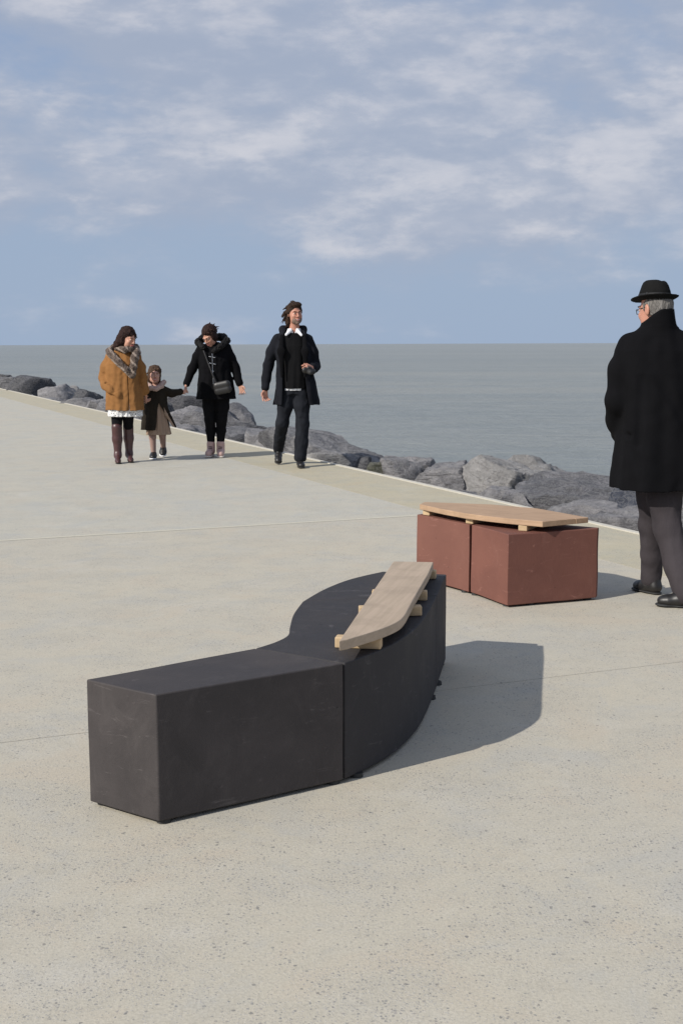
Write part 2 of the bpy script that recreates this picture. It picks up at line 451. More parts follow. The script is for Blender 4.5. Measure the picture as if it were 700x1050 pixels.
# x, y, crest z, width, depth, height, material, yaw, tilt x, tilt y, seed, subdivision, label
ROCKS = [
    (-12.25, 46.6, 0.36, 0.75, 1.1, 1.3, 'dark', 20, 0, 8, 11, 4, 'dark boulder at the far left end of the rock row'),
    (-10.95, 42.5, 0.34, 0.80, 1.0, 1.2, 'mid', -30, 5, 0, 12, 4, 'mid-grey rock left of the near-black boulder, far along the path'),
    (-9.45, 39.6, 0.46, 1.15, 1.2, 1.4, 'dark', 10, 0, 5, 13, 4, 'big near-black boulder standing highest over the far end of the path'),
    (-7.75, 35.2, 0.32, 1.15, 1.1, 1.2, 'grey', 35, 8, -6, 14, 4, 'faceted grey boulder just right of the near-black boulder'),
    (-7.95, 38.0, 0.19, 0.40, 0.5, 1.0, 'pale', 0, 0, 0, 15, 3, 'small whitish rock behind the faceted grey boulder'),
    (-6.85, 34.2, 0.22, 0.62, 0.7, 1.1, 'dark', 15, 0, 22, 16, 4, 'small dark pointed rock left of the woman in the ochre coat'),
    (-6.15, 30.4, 0.14, 1.25, 0.8, 0.9, 'mid', -20, 0, 4, 17, 4, 'low grey rock along the kerb left of the ochre coat'),
    (-5.45, 28.9, 0.16, 0.45, 0.5, 0.9, 'grey', 0, 6, 0, 18, 3, 'small grey rock at the left hem of the ochre coat'),
    (-4.85, 28.6, 0.20, 0.85, 0.8, 1.0, 'mid', 40, 0, 0, 19, 4, 'grey rock mostly hidden behind the woman in the ochre coat'),
    (-4.05, 26.9, 0.18, 0.80, 0.8, 1.0, 'dark', -15, 0, 0, 20, 4, 'dark rock seen between the ochre coat and the child'),
    (-3.85, 30.6, 0.21, 0.95, 0.8, 1.2, 'dark', 12, 0, 6, 21, 4, 'dark flat-topped rock beneath the held hands of child and woman'),
    (-2.92, 23.6, 0.25, 1.15, 1.0, 1.1, 'grey', 25, 8, 8, 22, 5, 'large light grey rock right of the child'),
    (-2.30, 22.9, 0.26, 0.90, 0.9, 1.1, 'mid', -10, 0, 0, 23, 4, 'grey rock behind the legs of the woman in black'),
    (-2.62, 21.9, 0.02, 0.90, 0.6, 0.8, 'grey', 50, 0, 0, 24, 4, 'low grey rock at the kerb behind the pink boots'),
    (-1.83, 23.0, 0.34, 0.62, 0.7, 1.2, 'mid', 5, 0, -14, 25, 4, 'upright wedge-shaped rock right of the woman in black'),
    (-1.42, 21.5, 0.07, 0.55, 0.6, 0.9, 'dark', 0, 0, 12, 26, 4, 'low dark rock between the wedge-shaped rock and the tall man'),
    (-1.62, 19.8, 0.10, 0.78, 0.7, 0.9, 'mid', 30, 6, 0, 27, 4, 'rounded grey rock at the foot of the wedge-shaped rock'),
    (-1.05, 19.1, 0.09, 0.75, 0.7, 0.9, 'grey', -25, 0, 10, 28, 4, 'grey rock just left of the trousers of the tall man'),
    (-0.12, 17.5, 0.24, 1.75, 1.0, 0.9, 'slab', -30, 4, 15, 29, 5, 'long layered grey slab sloping down right of the tall man'),
    (-0.62, 18.4, 0.13, 0.90, 0.8, 1.0, 'grey', 10, 0, 0, 30, 4, 'grey rock seen between the legs of the tall man'),
    (-0.22, 15.75, 0.05, 0.42, 0.3, 0.5, 'pale', 15, 0, 0, 31, 4, 'small whitish rock at the kerb beside the long layered slab'),
    (0.28, 14.75, 0.08, 0.17, 0.25, 0.5, 'dark', 0, 0, 0, 32, 3, 'small dark stone at the lower tip of the long layered slab'),
    (0.43, 14.35, 0.055, 0.19, 0.2, 0.4, 'olive', 0, 0, 0, 33, 3, 'small olive-green stone at the kerb, round and smooth'),
    (0.80, 14.6, 0.11, 0.66, 0.9, 0.9, 'grey', 20, 5, 4, 34, 5, 'rounded grey rock right of the small olive-green stone'),
    (1.17, 13.7, 0.11, 0.70, 0.7, 0.9, 'grey', -15, 8, -4, 35, 5, 'blocky grey rock directly behind the left end of the red bench'),
    (1.68, 13.4, 0.20, 0.72, 0.8, 1.0, 'pale', 15, 10, 12, 36, 5, 'pale cracked boulder with a dark shaded left side behind the red bench'),
    (2.22, 13.9, 0.17, 0.78, 0.8, 1.0, 'pale', 35, 0, 16, 37, 5, 'pale rock with a dark right facet, farthest behind the red bench'),
    (2.22, 11.85, 0.15, 1.45, 1.1, 1.1, 'mid', 22, 6, -3, 38, 5, 'widest grey rock, left of the man in the hat'),
    (1.50, 11.78, 0.04, 0.80, 0.5, 0.6, 'grey', -62, 0, 0, 39, 4, 'low grey rock along the kerb behind the wooden seat of the red bench'),
    (1.98, 10.78, 0.045, 0.85, 0.6, 0.7, 'grey', -60, 0, 0, 43, 4, 'low grey rock at the kerb by the right end of the red bench'),
    (2.36, 10.1, 0.06, 0.55, 0.6, 0.7, 'grey', -40, 6, 0, 40, 5, 'pale grey rock at the kerb left of the grey trousers'),
    (2.62, 11.1, 0.14, 0.42, 0.5, 0.8, 'navy', 10, 0, 18, 41, 4, 'small blue-black rock under the coat hem of the man in the hat'),
    (2.95, 10.5, 0.22, 0.95, 0.9, 1.0, 'grey', 35, 0, 5, 42, 5, 'grey rock at the right edge beyond the man in the hat'),
]
for (x, y, zt, w, dp, hh, mk, yaw, tx, ty, sd, sub, lab) in ROCKS:
    dims = (w * 1.32, dp * 1.15, hh)
    me = rock_mesh(sd, dims, sub, rough=0.06, layers=(0.5, 0.1, 1) if mk == 'slab' else (0.2, 0.3, 1))
    o = link('rock', me, RM[mk], None, True)
    o.rotation_euler = (R(tx), R(ty), R(yaw))
    zmax = max((o.rotation_euler.to_matrix() @ v.co).z for v in me.vertices)
    o.location = (x, y, zt - zmax)
    me.set_sharp_from_angle(angle=R(38))
    tag(o, lab, 'rock', 'boulders of the sea defence along the kerb')

# the mass of smaller stones lower on the slope, between and beyond the boulders
bm = bmesh.new()
protos = [rock_mesh(60 + i, (1, 1, 1), 2, rough=0.06) for i in range(5)]
pv = [(np.array([v.co[:] for v in m.vertices]), [tuple(p.vertices) for p in m.polygons]) for m in protos]
AV, AF, base = [], [], 0
for s in np.arange(-28, 120, 0.62):
    for row in range(5):
        o_ = 0.45 + row * 0.62 + random.uniform(-0.15, 0.15)
        V, F_ = random.choice(pv)
        sz = random.uniform(0.7, 1.0)
        Rm = np.array(Matrix.Rotation(random.uniform(0, 6.28), 3, Vector((random.uniform(-1, 1), random.uniform(-1, 1), 1)).normalized()))
        c = ep(s + random.uniform(-0.2, 0.2), o_, 0)
        z = -0.48 - row * 0.36 + random.uniform(-0.06, 0.04)
        P = (V * sz) @ Rm.T + np.array([c.x, c.y, z])
        AV.append(P); AF += [tuple(i + base for i in f) for f in F_]; base += len(V)
me = bpy.data.meshes.new('rubble')
me.from_pydata(np.concatenate(AV).tolist(), [], AF)
o = link('rubble_slope', me, RM['mid'], None, False)
tag(o, 'dark grey rubble filling the slope below the larger boulders', 'rubble', kind='stuff')


# ------------------------------------------------------------------ benches
H = 0.39
def smooth_pts(pts, n=6):
    out = []
    P = [Vector(p) for p in pts]
    for i in range(len(P) - 1):
        p0 = P[max(i - 1, 0)]; p1 = P[i]; p2 = P[i + 1]; p3 = P[min(i + 2, len(P) - 1)]
        for k in range(n):
            t = k / n
            out.append(0.5 * ((2 * p1) + (p2 - p0) * t + (2 * p0 - 5 * p1 + 4 * p2 - p3) * t * t + (3 * p1 - p0 - 3 * p2 + p3) * t ** 3))
    out.append(P[-1])
    return [(p.x, p.y) for p in out]


def block(pts, z0, z1, m, parent, wob=0.0, bev=0.004, lab=None, seed=0):
    """cast block: outline extruded, side walls cut into rows so that they can be a little uneven"""
    bm = bmesh.new()
    rows = 7
    n = len(pts)
    cx = sum(p[0] for p in pts) / n; cy = sum(p[1] for p in pts) / n
    rings = []
    for r in range(rows + 1):
        z = z0 + (z1 - z0) * r / rows
        ring = []
        for (x, y) in pts:
            q = Vector((x * 4 + seed, y * 4, z * 6))
            dx = noise.noise(q) * wob; dy = noise.noise(q + Vector((7, 3, 1))) * wob
            dz = noise.noise(q + Vector((1, 9, 4))) * wob if r in (0, rows) else 0
            ring.append(bm.verts.new((x + dx, y + dy, z + dz)))
        rings.append(ring)
    bm.faces.new(rings[-1]); bm.faces.new(rings[0][::-1])
    for r in range(rows):
        for i in range(n):
            j = (i + 1) % n
            bm.faces.new((rings[r][i], rings[r][j], rings[r + 1][j], rings[r + 1][i]))
    o = bm_obj('block', bm, m, parent, True, bev, 3)
    o.data.set_sharp_from_angle(angle=R(40))
    o.modifiers['bevel'].harden_normals = False
    if lab: o['label'] = lab
    return o


def foot(x, y, parent, r=0.022, z1=0.014):
    bm = bmesh.new()
    bmesh.ops.create_cone(bm, cap_ends=True, segments=16, radius1=r, radius2=r * 0.9, depth=z1, matrix=Matrix.Translation((x, y, z1 / 2)))
    return bm_obj('foot', bm, M['rubber'], parent)


def edge_subdiv(pts, step=0.09):
    out = []
    for i in range(len(pts)):
        a = Vector(pts[i]); b = Vector(pts[(i + 1) % len(pts)])
        k = max(1, int((b - a).length / step))
        for j in range(k):
            p = a.lerp(b, j / k); out.append((p.x, p.y))
    return out


def oriented_box(bm, a, b, w, z0, z1):
    a = Vector(a); b = Vector(b); d = (b - a).normalized(); nn_ = Vector((-d.y, d.x)) * w / 2
    prism(bm, [tuple(a - nn_), tuple(b - nn_), tuple(b + nn_), tuple(a + nn_)], z0, z1)


def rel(pts, org):
    return [(x - org[0], y - org[1]) for x, y in pts]


# --- black bench
OB = (-0.02, 4.3)
bb = empty('bench', (*OB, 0))
tag(bb, 'black S-shaped bench of three cast blocks with a pale weathered board on top', 'bench')
A = [(-0.762, 3.685), (-0.530, 3.516), (0.004, 3.868), (-0.286, 4.066)]
block(edge_subdiv(rel(A, OB)), 0.012, H, M['black_clay'], bb, 0.0015, lab='straight tapered block at the near end of the black bench', seed=2)
left = smooth_pts([(-0.283, 4.072), (-0.222, 4.160), (-0.185, 4.262), (-0.184, 4.401), (-0.179, 4.598), (-0.151, 4.838)], 6)
right = smooth_pts([(0.009, 3.873), (0.096, 3.995), (0.184, 4.155), (0.262, 4.375), (0.318, 4.62), (0.375, 4.935)], 6)
block(rel(right + left[::-1], OB), 0.012, H, M['black_clay2'], bb, 0.001, bev=0.004, lab='curved middle block of the black bench', seed=5)
left2 = smooth_pts([(-0.149, 4.843), (-0.080, 5.058), (0.007, 5.25), (0.091, 5.375), (0.179, 5.478)], 5)
right2 = smooth_pts([(0.376, 4.941), (0.400, 5.09), (0.426, 5.25), (0.452, 5.405)], 5)
block(rel(right2 + left2[::-1], OB), 0.012, H, M['black_clay2'], bb, 0.001, bev=0.004, lab='far block of the black bench, cut off square', seed=8)
for (x, y) in ((-0.72, 3.70), (-0.52, 3.55), (-0.03, 3.875), (-0.30, 4.04), (0.045, 3.935), (0.345, 4.83), (0.385, 5.04), (-0.1, 4.82), (-0.05, 5.02), (0.42, 5.36), (0.17, 5.42)):
    foot(x - OB[0], y - OB[1], bb)
K = 0.986
seat_pts = [(-0.009, 3.927), (0.039, 4.31), (0.101, 4.644), (0.172, 5.10), (0.223, 5.405), (0.394, 5.382), (0.357, 5.126), (0.265, 4.594), (0.222, 4.33),
            (0.200, 4.235), (0.168, 4.160), (0.123, 4.085), (0.068, 4.010), (0.020, 3.950)]
seat_pts = [(x * K, y * K) for x, y in seat_pts]
sp_ = rel([seat_pts[0], seat_pts[4], seat_pts[5], seat_pts[6], seat_pts[7]] , OB) + rel(smooth_pts(seat_pts[8:], 4), OB)
bm = bmesh.new(); prism(bm, sp_, 0.428, 0.461)
sb = bm_obj('seat_board', bm, M['board'], bb, False, 0.003, 2)
for a, b, w in (((-0.020, 4.088), (0.130, 4.062), 0.045), ((0.062, 4.560), (0.292, 4.573), 0.04), ((0.118, 4.870), (0.332, 4.851), 0.04), ((0.200, 5.335), (0.400, 5.302), 0.04)):
    bm = bmesh.new(); oriented_box(bm, rel([a], OB)[0], rel([b], OB)[0], w, H + 0.001, 0.427)
    bm_obj('batten', bm, M['batten'], bb, False, 0.004, 2)

# --- red bench
OR_ = (0.95, 7.0)
rb = empty('bench', (*OR_, 0))
tag(rb, 'brick-red bench of two cast blocks with a long leaf-shaped wooden board on top', 'bench')
HR = 0.390
L1 = [(0.440, 7.355), (0.704, 6.918), (0.93, 7.16), (0.62, 7.50)]
R1 = [(0.714, 6.905), (0.868, 6.548), (1.375, 6.740), (1.388, 6.775), (0.945, 7.155)]
block(edge_subdiv(rel(L1, OR_)), 0.013, HR, M['red_clay2'], rb, 0.004, lab='left block of the red bench', seed=12)
block(edge_subdiv(rel(R1, OR_)), 0.013, HR, M['red_clay'], rb, 0.005, lab='right block of the red bench with a worn right edge', seed=15)
for (x, y) in ((0.47, 7.34), (0.69, 6.98), (0.74, 6.90), (0.875, 6.60), (1.0, 6.63), (1.33, 6.76), (0.66, 7.44), (0.93, 7.1)):
    foot(x - OR_[0], y - OR_[1], rb)
rp = [(0.456, 7.346), (0.584, 7.100), (0.682, 6.945), (0.790, 6.822), (0.891, 6.730), (0.975, 6.665), (1.056, 6.605), (1.328, 6.765), (1.115, 7.152), (0.87, 7.334), (0.491, 7.46)]
KR = 0.998
rp = [(x * KR, y * KR) for x, y in rp]
# two planks glued side by side, the narrow one at the right end
cutA, cutB = Vector((1.250 * KR, 6.717 * KR)), Vector((1.02 * KR, 7.222 * KR))
plank1 = rp[:7] + [tuple(cutA - Vector((0.0015, 0))), tuple(cutB - Vector((0.0015, 0))), rp[9], rp[10]]
plank2 = [tuple(cutA + Vector((0.0015, 0))), rp[7], rp[8], tuple(cutB + Vector((0.0015, 0)))]
bm = bmesh.new(); prism(bm, rel(plank1, OR_), 0.422, 0.452)
bm_obj('seat_board', bm, M['board_red'], rb, False, 0.003, 2)
bm = bmesh.new(); prism(bm, rel(plank2, OR_), 0.422, 0.451)
bm_obj('seat_board', bm, M['board_red'], rb, False, 0.003, 2)
for a, b in (((0.490, 7.300), (0.60, 7.42)), ((0.705, 6.945), (0.93, 7.20)), ((0.960, 6.665), (1.13, 6.98))):
    bm = bmesh.new(); oriented_box(bm, rel([a], OR_)[0], rel([b], OR_)[0], 0.05, HR + 0.001, 0.421)
    bm_obj('batten', bm, M['batten'], rb, False, 0.004, 2)


# ------------------------------------------------------------------ people: signed-distance modelling
V3 = lambda *a: np.array(a, dtype=np.float64)


class Prim:
    __slots__ = ('lo', 'hi', 'fn')
    def __init__(s, lo, hi, fn): s.lo = np.array(lo, float); s.hi = np.array(hi, float); s.fn = fn


def cone(a, b, ra, rb=None, q=(1, 1, 1)):
    rb = ra if rb is None else rb
    a = V3(*a); b = V3(*b); q = V3(*q)
    A = a * q; D = b * q - A; L = max(D @ D, 1e-9); qs = 1.0 / q.max()
    m = max(ra, rb) / q
    def fn(x, y, z):
        px = x * q[0] - A[0]; py = y * q[1] - A[1]; pz = z * q[2] - A[2]
        t = np.clip((px * D[0] + py * D[1] + pz * D[2]) / L, 0, 1)
        return (np.sqrt((px - t * D[0]) ** 2 + (py - t * D[1]) ** 2 + (pz - t * D[2]) ** 2) - (ra + (rb - ra) * t)) * qs
    return Prim(np.minimum(a, b) - m, np.maximum(a, b) + m, fn)


def ell(c, r):
    c = V3(*c); r = V3(*r)
    def fn(x, y, z):
        px, py, pz = x - c[0], y - c[1], z - c[2]
        k0 = np.sqrt((px / r[0]) ** 2 + (py / r[1]) ** 2 + (pz / r[2]) ** 2)
        k1 = np.sqrt((px / r[0] ** 2) ** 2 + (py / r[1] ** 2) ** 2 + (pz / r[2] ** 2) ** 2) + 1e-6
        return k0 * (k0 - 1.0) / k1
    return Prim(c - r, c + r, fn)


def prof(levels, n=2.4, fold=0.0, kf=9, ph=0.0, lowz=None):
    """garment or torso body: rows of (z, cx, cy, rx, ry); folds run down it and deepen to the hem"""
    Lv = np.array(sorted(levels)); z0, z1 = Lv[0, 0], Lv[-1, 0]
    def fn(x, y, z):
        zz = z + 0 * x
        f = lambda i: np.interp(z, Lv[:, 0], Lv[:, i])
        cx, cy, rx, ry = f(1), f(2), f(3), f(4)
        ux = np.abs((x - cx) / rx); uy = np.abs((y - cy) / ry)
        k = (ux ** n + uy ** n) ** (1.0 / n)
        rad = np.sqrt((x - cx) ** 2 + (y - cy) ** 2) + 1e-6
        d = (k - 1.0) * np.minimum(rad / np.maximum(k, 1e-4), np.maximum(rx, ry))
        if fold:
            th = np.arctan2(y - cy, x - cx)
            g = np.clip((z1 - z) / (z1 - z0), 0, 1)
            d = d + fold * (0.25 + g) * (np.sin(kf * th + 3.5 * z + ph) + 0.6 * np.sin((kf * 2 + 1) * th - 6 * z + ph * 2))
        return np.maximum(np.maximum(d, z0 - z), z - z1)
    m = fold * 2
    lo = (np.min(Lv[:, 1] - Lv[:, 3]) - m, np.min(Lv[:, 2] - Lv[:, 4]) - m, z0)
    hi = (np.max(Lv[:, 1] + Lv[:, 3]) + m, np.max(Lv[:, 2] + Lv[:, 4]) + m, z1)
    return Prim(lo, hi, fn)


def wedge(zw, ymax, ymin=-1.0):
    """cutter: rows of (z, centre x, half width); everything in front of ymax"""
    Z = np.array(sorted(zw))
    def fn(x, y, z):
        c = np.interp(z, Z[:, 0], Z[:, 1]); w = np.interp(z, Z[:, 0], Z[:, 2])
        return np.maximum(np.maximum(np.maximum(np.abs(x - c) - w, y - ymax), Z[0, 0] - z), z - Z[-1, 0])
    return Prim((min(Z[:, 1] - Z[:, 2]), ymin, Z[0, 0]), (max(Z[:, 1] + Z[:, 2]), ymax, Z[-1, 0]), fn)


class Frame:
    """moves primitives from head (or other) space into body space"""
    def __init__(s, o, yaw=0, pitch=0, roll=0, scale=1.0):
        s.o = V3(*o); s.k = scale
        m = Matrix.Rotation(R(yaw), 3, 'Z') @ Matrix.Rotation(R(pitch), 3, 'X') @ Matrix.Rotation(R(roll), 3, 'Y')
        s.R = np.array(m)
    def pt(s, p): return s.o + s.R @ (V3(*p) * s.k)
    def __call__(s, pr):
        c = np.array([[x, y, z] for x in (pr.lo[0], pr.hi[0]) for y in (pr.lo[1], pr.hi[1]) for z in (pr.lo[2], pr.hi[2])]) * s.k
        w = c @ s.R.T + s.o
        def fn(x, y, z, pr=pr):
            px, py, pz = x - s.o[0], y - s.o[1], z - s.o[2]
            Rm = s.R / s.k
            return pr.fn(px * Rm[0, 0] + py * Rm[1, 0] + pz * Rm[2, 0], px * Rm[0, 1] + py * Rm[1, 1] + pz * Rm[2, 1],
                         px * Rm[0, 2] + py * Rm[1, 2] + pz * Rm[2, 2]) * s.k
        return Prim(w.min(0), w.max(0), fn)


BIG = 0.06
class Field:
    def __init__(s, lo, hi, vox):
        s.lo = V3(*lo); s.v = vox
        s.n = np.ceil((V3(*hi) - s.lo) / vox).astype(int) + 1
        s.ax = [s.lo[i] + vox * np.arange(s.n[i]) for i in range(3)]
        s.D = np.full(s.n, BIG, np.float32)
    def _rng(s, pr, m):
        a = np.clip(np.floor((pr.lo - m - s.lo) / s.v).astype(int), 0, s.n); b = np.clip(np.ceil((pr.hi + m - s.lo) / s.v).astype(int) + 1, 0, s.n)
        sl = tuple(slice(a[i], b[i]) for i in range(3))
        return sl, s.ax[0][sl[0]][:, None, None], s.ax[1][sl[1]][None, :, None], s.ax[2][sl[2]][None, None, :]
    def add(s, pr, k=0.015):
        sl, x, y, z = s._rng(pr, 0.045)
        if 0 in s.D[sl].shape: return s
        d = np.minimum(pr.fn(x, y, z), BIG); a = s.D[sl]
        h = np.clip(0.5 + 0.5 * (a - d) / k, 0, 1)
        s.D[sl] = a + (d - a) * h - k * h * (1 - h)
        return s
    def sub(s, pr, k=0.006):
        sl, x, y, z = s._rng(pr, 0.02)
        if 0 in s.D[sl].shape: return s
        d = -np.maximum(pr.fn(x, y, z), -BIG); a = s.D[sl]
        h = np.clip(0.5 - 0.5 * (a - d) / k, 0, 1)
        s.D[sl] = a + (d - a) * h + k * h * (1 - h)
        return s
    def chain(s, pts, rad, k=0.02, q=(1, 1, 1)):
        for i in range(len(pts) - 1): s.add(cone(pts[i], pts[i + 1], rad[i], rad[i + 1], q), k)
        return s
    def disp(s, amp, freq, seed=0.0, st=(1, 1, 1)):
        x = s.ax[0][:, None, None] * st[0]; y = s.ax[1][None, :, None] * st[1]; z = s.ax[2][None, None, :] * st[2]
        f = freq; w = 1.7 * np.sin(f * 0.37 * (x + 1.3 * y) + seed) + 1.3 * np.sin(f * 0.43 * (z - y) + seed * 2)
        n_ = (np.sin(f * (x * 0.9 + y * 0.5 - z * 0.35) + w + seed) + np.sin(f * (-0.4 * x + y * 0.8 + z * 0.7) + 1.4 * w + 2.1 * seed)
              + np.sin(f * (0.3 * x - 0.6 * y + 1.0 * z) - w + 3.3 * seed)) / 3
        s.D += (amp * n_).astype(np.float32)
        return s
    def mesh(s, name, m, parent, smooth=True):
        g = openvdb.FloatGrid(BIG)
        D = s.D.copy()
        for i in range(3):
            sl = [slice(None)] * 3; sl[i] = 0; D[tuple(sl)] = BIG; sl[i] = -1; D[tuple(sl)] = BIG
        g.copyFromArray(D)
        P, T, Q = g.convertToPolygons(0.0, 0.0)
        P = P * s.v + s.lo
        Q = Q.astype(np.int64)
        a, b, c, d = (P[Q[:, i]] for i in range(4))
        vol = np.einsum('ij,ij->i', a, np.cross(b, c)).sum() + np.einsum('ij,ij->i', a, np.cross(c, d)).sum()
        if vol < 0: Q = Q[:, ::-1]
        me = bpy.data.meshes.new(name)
        me.vertices.add(len(P)); me.vertices.foreach_set('co', P.astype(np.float32).ravel())
        me.loops.add(Q.size); me.loops.foreach_set('vertex_index', Q.astype(np.int32).ravel())
        me.polygons.add(len(Q)); me.polygons.foreach_set('loop_start', np.arange(0, Q.size, 4, dtype=np.int32))
        me.update(calc_edges=True)
        return link(name, me, m, parent, smooth)


def hand(f, wrist, d, nrm, thumb, curl=0.35, k=1.0):
    """palm, four bent fingers of unequal length and a thumb from the side of the palm"""
    w = V3(*wrist); d = V3(*d); d /= np.linalg.norm(d); nrm = V3(*nrm); nrm = nrm - d * (nrm @ d); nrm /= np.linalg.norm(nrm)
    lat = np.cross(d, nrm) * thumb
    for j in (-1, 0, 1):
        f.add(cone(w + lat * j * 0.012 * k, w + d * 0.08 * k + lat * j * 0.021 * k, 0.015 * k, 0.0125 * k), 0.012)
    for j, ln in enumerate((0.066, 0.076, 0.07, 0.054)):
        o = w + d * 0.085 * k + lat * (0.029 - 0.0195 * j) * k
        c1 = curl * (1.0 + 0.15 * j)
        p, a = o, 0.0
        for seg, fr in enumerate((0.45, 0.32, 0.23)):
            a += c1
            e = p + (d * math.cos(a) + nrm * math.sin(a)) * ln * fr * k + lat * (0.004 - 0.003 * j) * k
            f.add(cone(p, e, (0.0088 - 0.0009 * seg) * k, (0.008 - 0.0009 * seg) * k), 0.004)
            p = e
    o = w + d * 0.022 * k + lat * 0.020 * k
    e = o + (d * 0.62 + lat * 0.62 + nrm * 0.3) * 0.045 * k
    f.add(cone(o, e, 0.0135 * k, 0.010 * k), 0.008)
    f.add(cone(e, e + (d * 0.85 + lat * 0.2 + nrm * 0.35) * 0.034 * k, 0.0095 * k, 0.0075 * k), 0.004)


def head(f, F, female=False, smile=0.0, child=False):
    a = lambda pr, k=0.014: f.add(F(pr), k)
    s_ = lambda pr, k=0.006: f.sub(F(pr), k)
    jw = 0.050 if female else 0.056
    a(ell((0, 0.018, 0.038), (0.074, 0.092, 0.082)))
    a(ell((0, -0.030, -0.030), (jw + 0.010, 0.058, 0.076)), 0.03)
    a(cone((-0.030, -0.030, -0.066), (0.030, -0.030, -0.066), 0.026), 0.03)
    a(ell((0, -0.068, -0.092), (0.021, 0.020, 0.016)), 0.018)
    for s in (-1, 1):
        a(ell((s * 0.036, -0.066, -0.022), (0.020, 0.018, 0.018)), 0.02)
        a(cone((s * 0.010, -0.088, 0.026), (s * 0.044, -0.072, 0.028), 0.0075 if female else 0.0095, 0.006), 0.012)
        s_(ell((s * 0.031, -0.098, 0.008), (0.0165, 0.016, 0.011)), 0.010)
        a(ell((s * 0.031, -0.0775, 0.010), (0.0125, 0.010, 0.0105)), 0.003)
        a(ell((s * 0.076, 0.018, -0.004), (0.009, 0.018, 0.031)), 0.006)
        s_(ell((s * 0.086, 0.012, 0.0), (0.006, 0.009, 0.016)), 0.004)
    nl = 0.92 if female else 1.1
    a(cone((0, -0.088, 0.014), (0, -0.088 - 0.022 * nl, -0.024), 0.0075, 0.0105 * nl), 0.008)
    for s in (-1, 1):
        a(ell((s * 0.011, -0.096, -0.028), (0.0075, 0.009, 0.007)), 0.005)
    cy = -0.0895
    a(ell((0, cy, -0.054), (0.024 + 0.006 * smile, 0.0105, 0.0055)), 0.004)
    a(ell((0, cy + 0.001, -0.0675), (0.020 + 0.004 * smile, 0.0105, 0.0065)), 0.004)
    s_(cone((-0.023 - 0.006 * smile, cy - 0.006, -0.060 + 0.006 * smile), (0, cy - 0.012, -0.061), 0.0035), 0.003)
    s_(cone((0.023 + 0.006 * smile, cy - 0.006, -0.060 + 0.006 * smile), (0, cy - 0.012, -0.061), 0.0035), 0.003)


def small(name, prims, m, parent, vox=0.0025, k=0.004, pad=0.008):
    lo = np.min([p.lo for p in prims], axis=0) - pad; hi = np.max([p.hi for p in prims], axis=0) + pad
    f = Field(lo, hi, vox)
    for p in prims: f.add(p, k)
    return f.mesh(name, m, parent)


def face_parts(F, parent, brow, iris, lip, teeth=0.0):
    for s in (-1, 1):
        e = small('eye', [F(ell((s * 0.031, -0.0835, 0.009), (0.0105, 0.0065, 0.0052)))], M['eye_white'], parent, 0.0015, 0.001, 0.004)
        small('iris', [F(ell((s * 0.031, -0.0895, 0.009), (0.0050, 0.0015, 0.0048)))], iris, e, 0.001, 0.001, 0.003)
        small('eyebrow', [F(cone((s * 0.014, -0.0985, 0.026), (s * 0.034, -0.093, 0.031), 0.0038, 0.0038)), F(cone((s * 0.034, -0.093, 0.031), (s * 0.047, -0.080, 0.027), 0.0038, 0.002))], brow, parent, 0.0018, 0.002, 0.004)
    li = [F(cone((-0.022, -0.0925, -0.0555), (0, -0.1010, -0.0540), 0.0032, 0.0042)), F(cone((0.022, -0.0925, -0.0555), (0, -0.1010, -0.0540), 0.0032, 0.0042)),
          F(cone((-0.018, -0.0925, -0.0665), (0, -0.0995, -0.0690), 0.0034, 0.0048)), F(cone((0.018, -0.0925, -0.0665), (0, -0.0995, -0.0690), 0.0034, 0.0048))]
    lp = small('lips', li, lip, parent, 0.0016, 0.0025, 0.004)
    if teeth:
        small('teeth', [F(cone((-0.015, -0.0955, -0.0605), (0.015, -0.0955, -0.0605), 0.0042, 0.0042))], M['eye_white'], lp, 0.0016, 0.001, 0.004)


def skin(name, c):
    m, t, p = new_mat(name)
    co = t.node('ShaderNodeTexCoord').outputs['Object']
    a = t.noise(co, 30, 4, 0.6)
    t.set(p, 'Base Color', t.mix(a, tuple(v * 0.86 for v in c), tuple(min(1, v * w) for v, w in zip(c, (1.12, 1.02, 1.0)))))
    t.set(p, 'Roughness', 0.5); t.set(p, 'Subsurface Weight', 0.06)
    p.inputs['Subsurface Radius'].default_value = (0.02, 0.008, 0.004)
    p.inputs['Specular IOR Level'].default_value = 0.4
    bump(t, p, t.noise(co, 300, 2, 0.5), 0.08, 0.002)
    return m


def hairmat(name, c1, c2, st=(1, 1, 0.16)):
    m, t, p = new_mat(name)
    co = t.node('ShaderNodeTexCoord').outputs['Object']
    a = t.noise(t.mapping(co, st), 240, 3, 0.6, 0.8)
    b = t.noise(t.mapping(co, st), 60, 3, 0.6, 0.8)
    t.set(p, 'Base Color', t.mix(t.ramp(t.math('ADD', t.math('MULTIPLY', a, 0.5), t.math('MULTIPLY', b, 0.5)), 0.35, 0.65), c1, c2))
    t.set(p, 'Roughness', 0.62); p.inputs['Specular IOR Level'].default_value = 0.15
    bump(t, p, t.math('ADD', a, b), 0.8, 0.006)
    return m


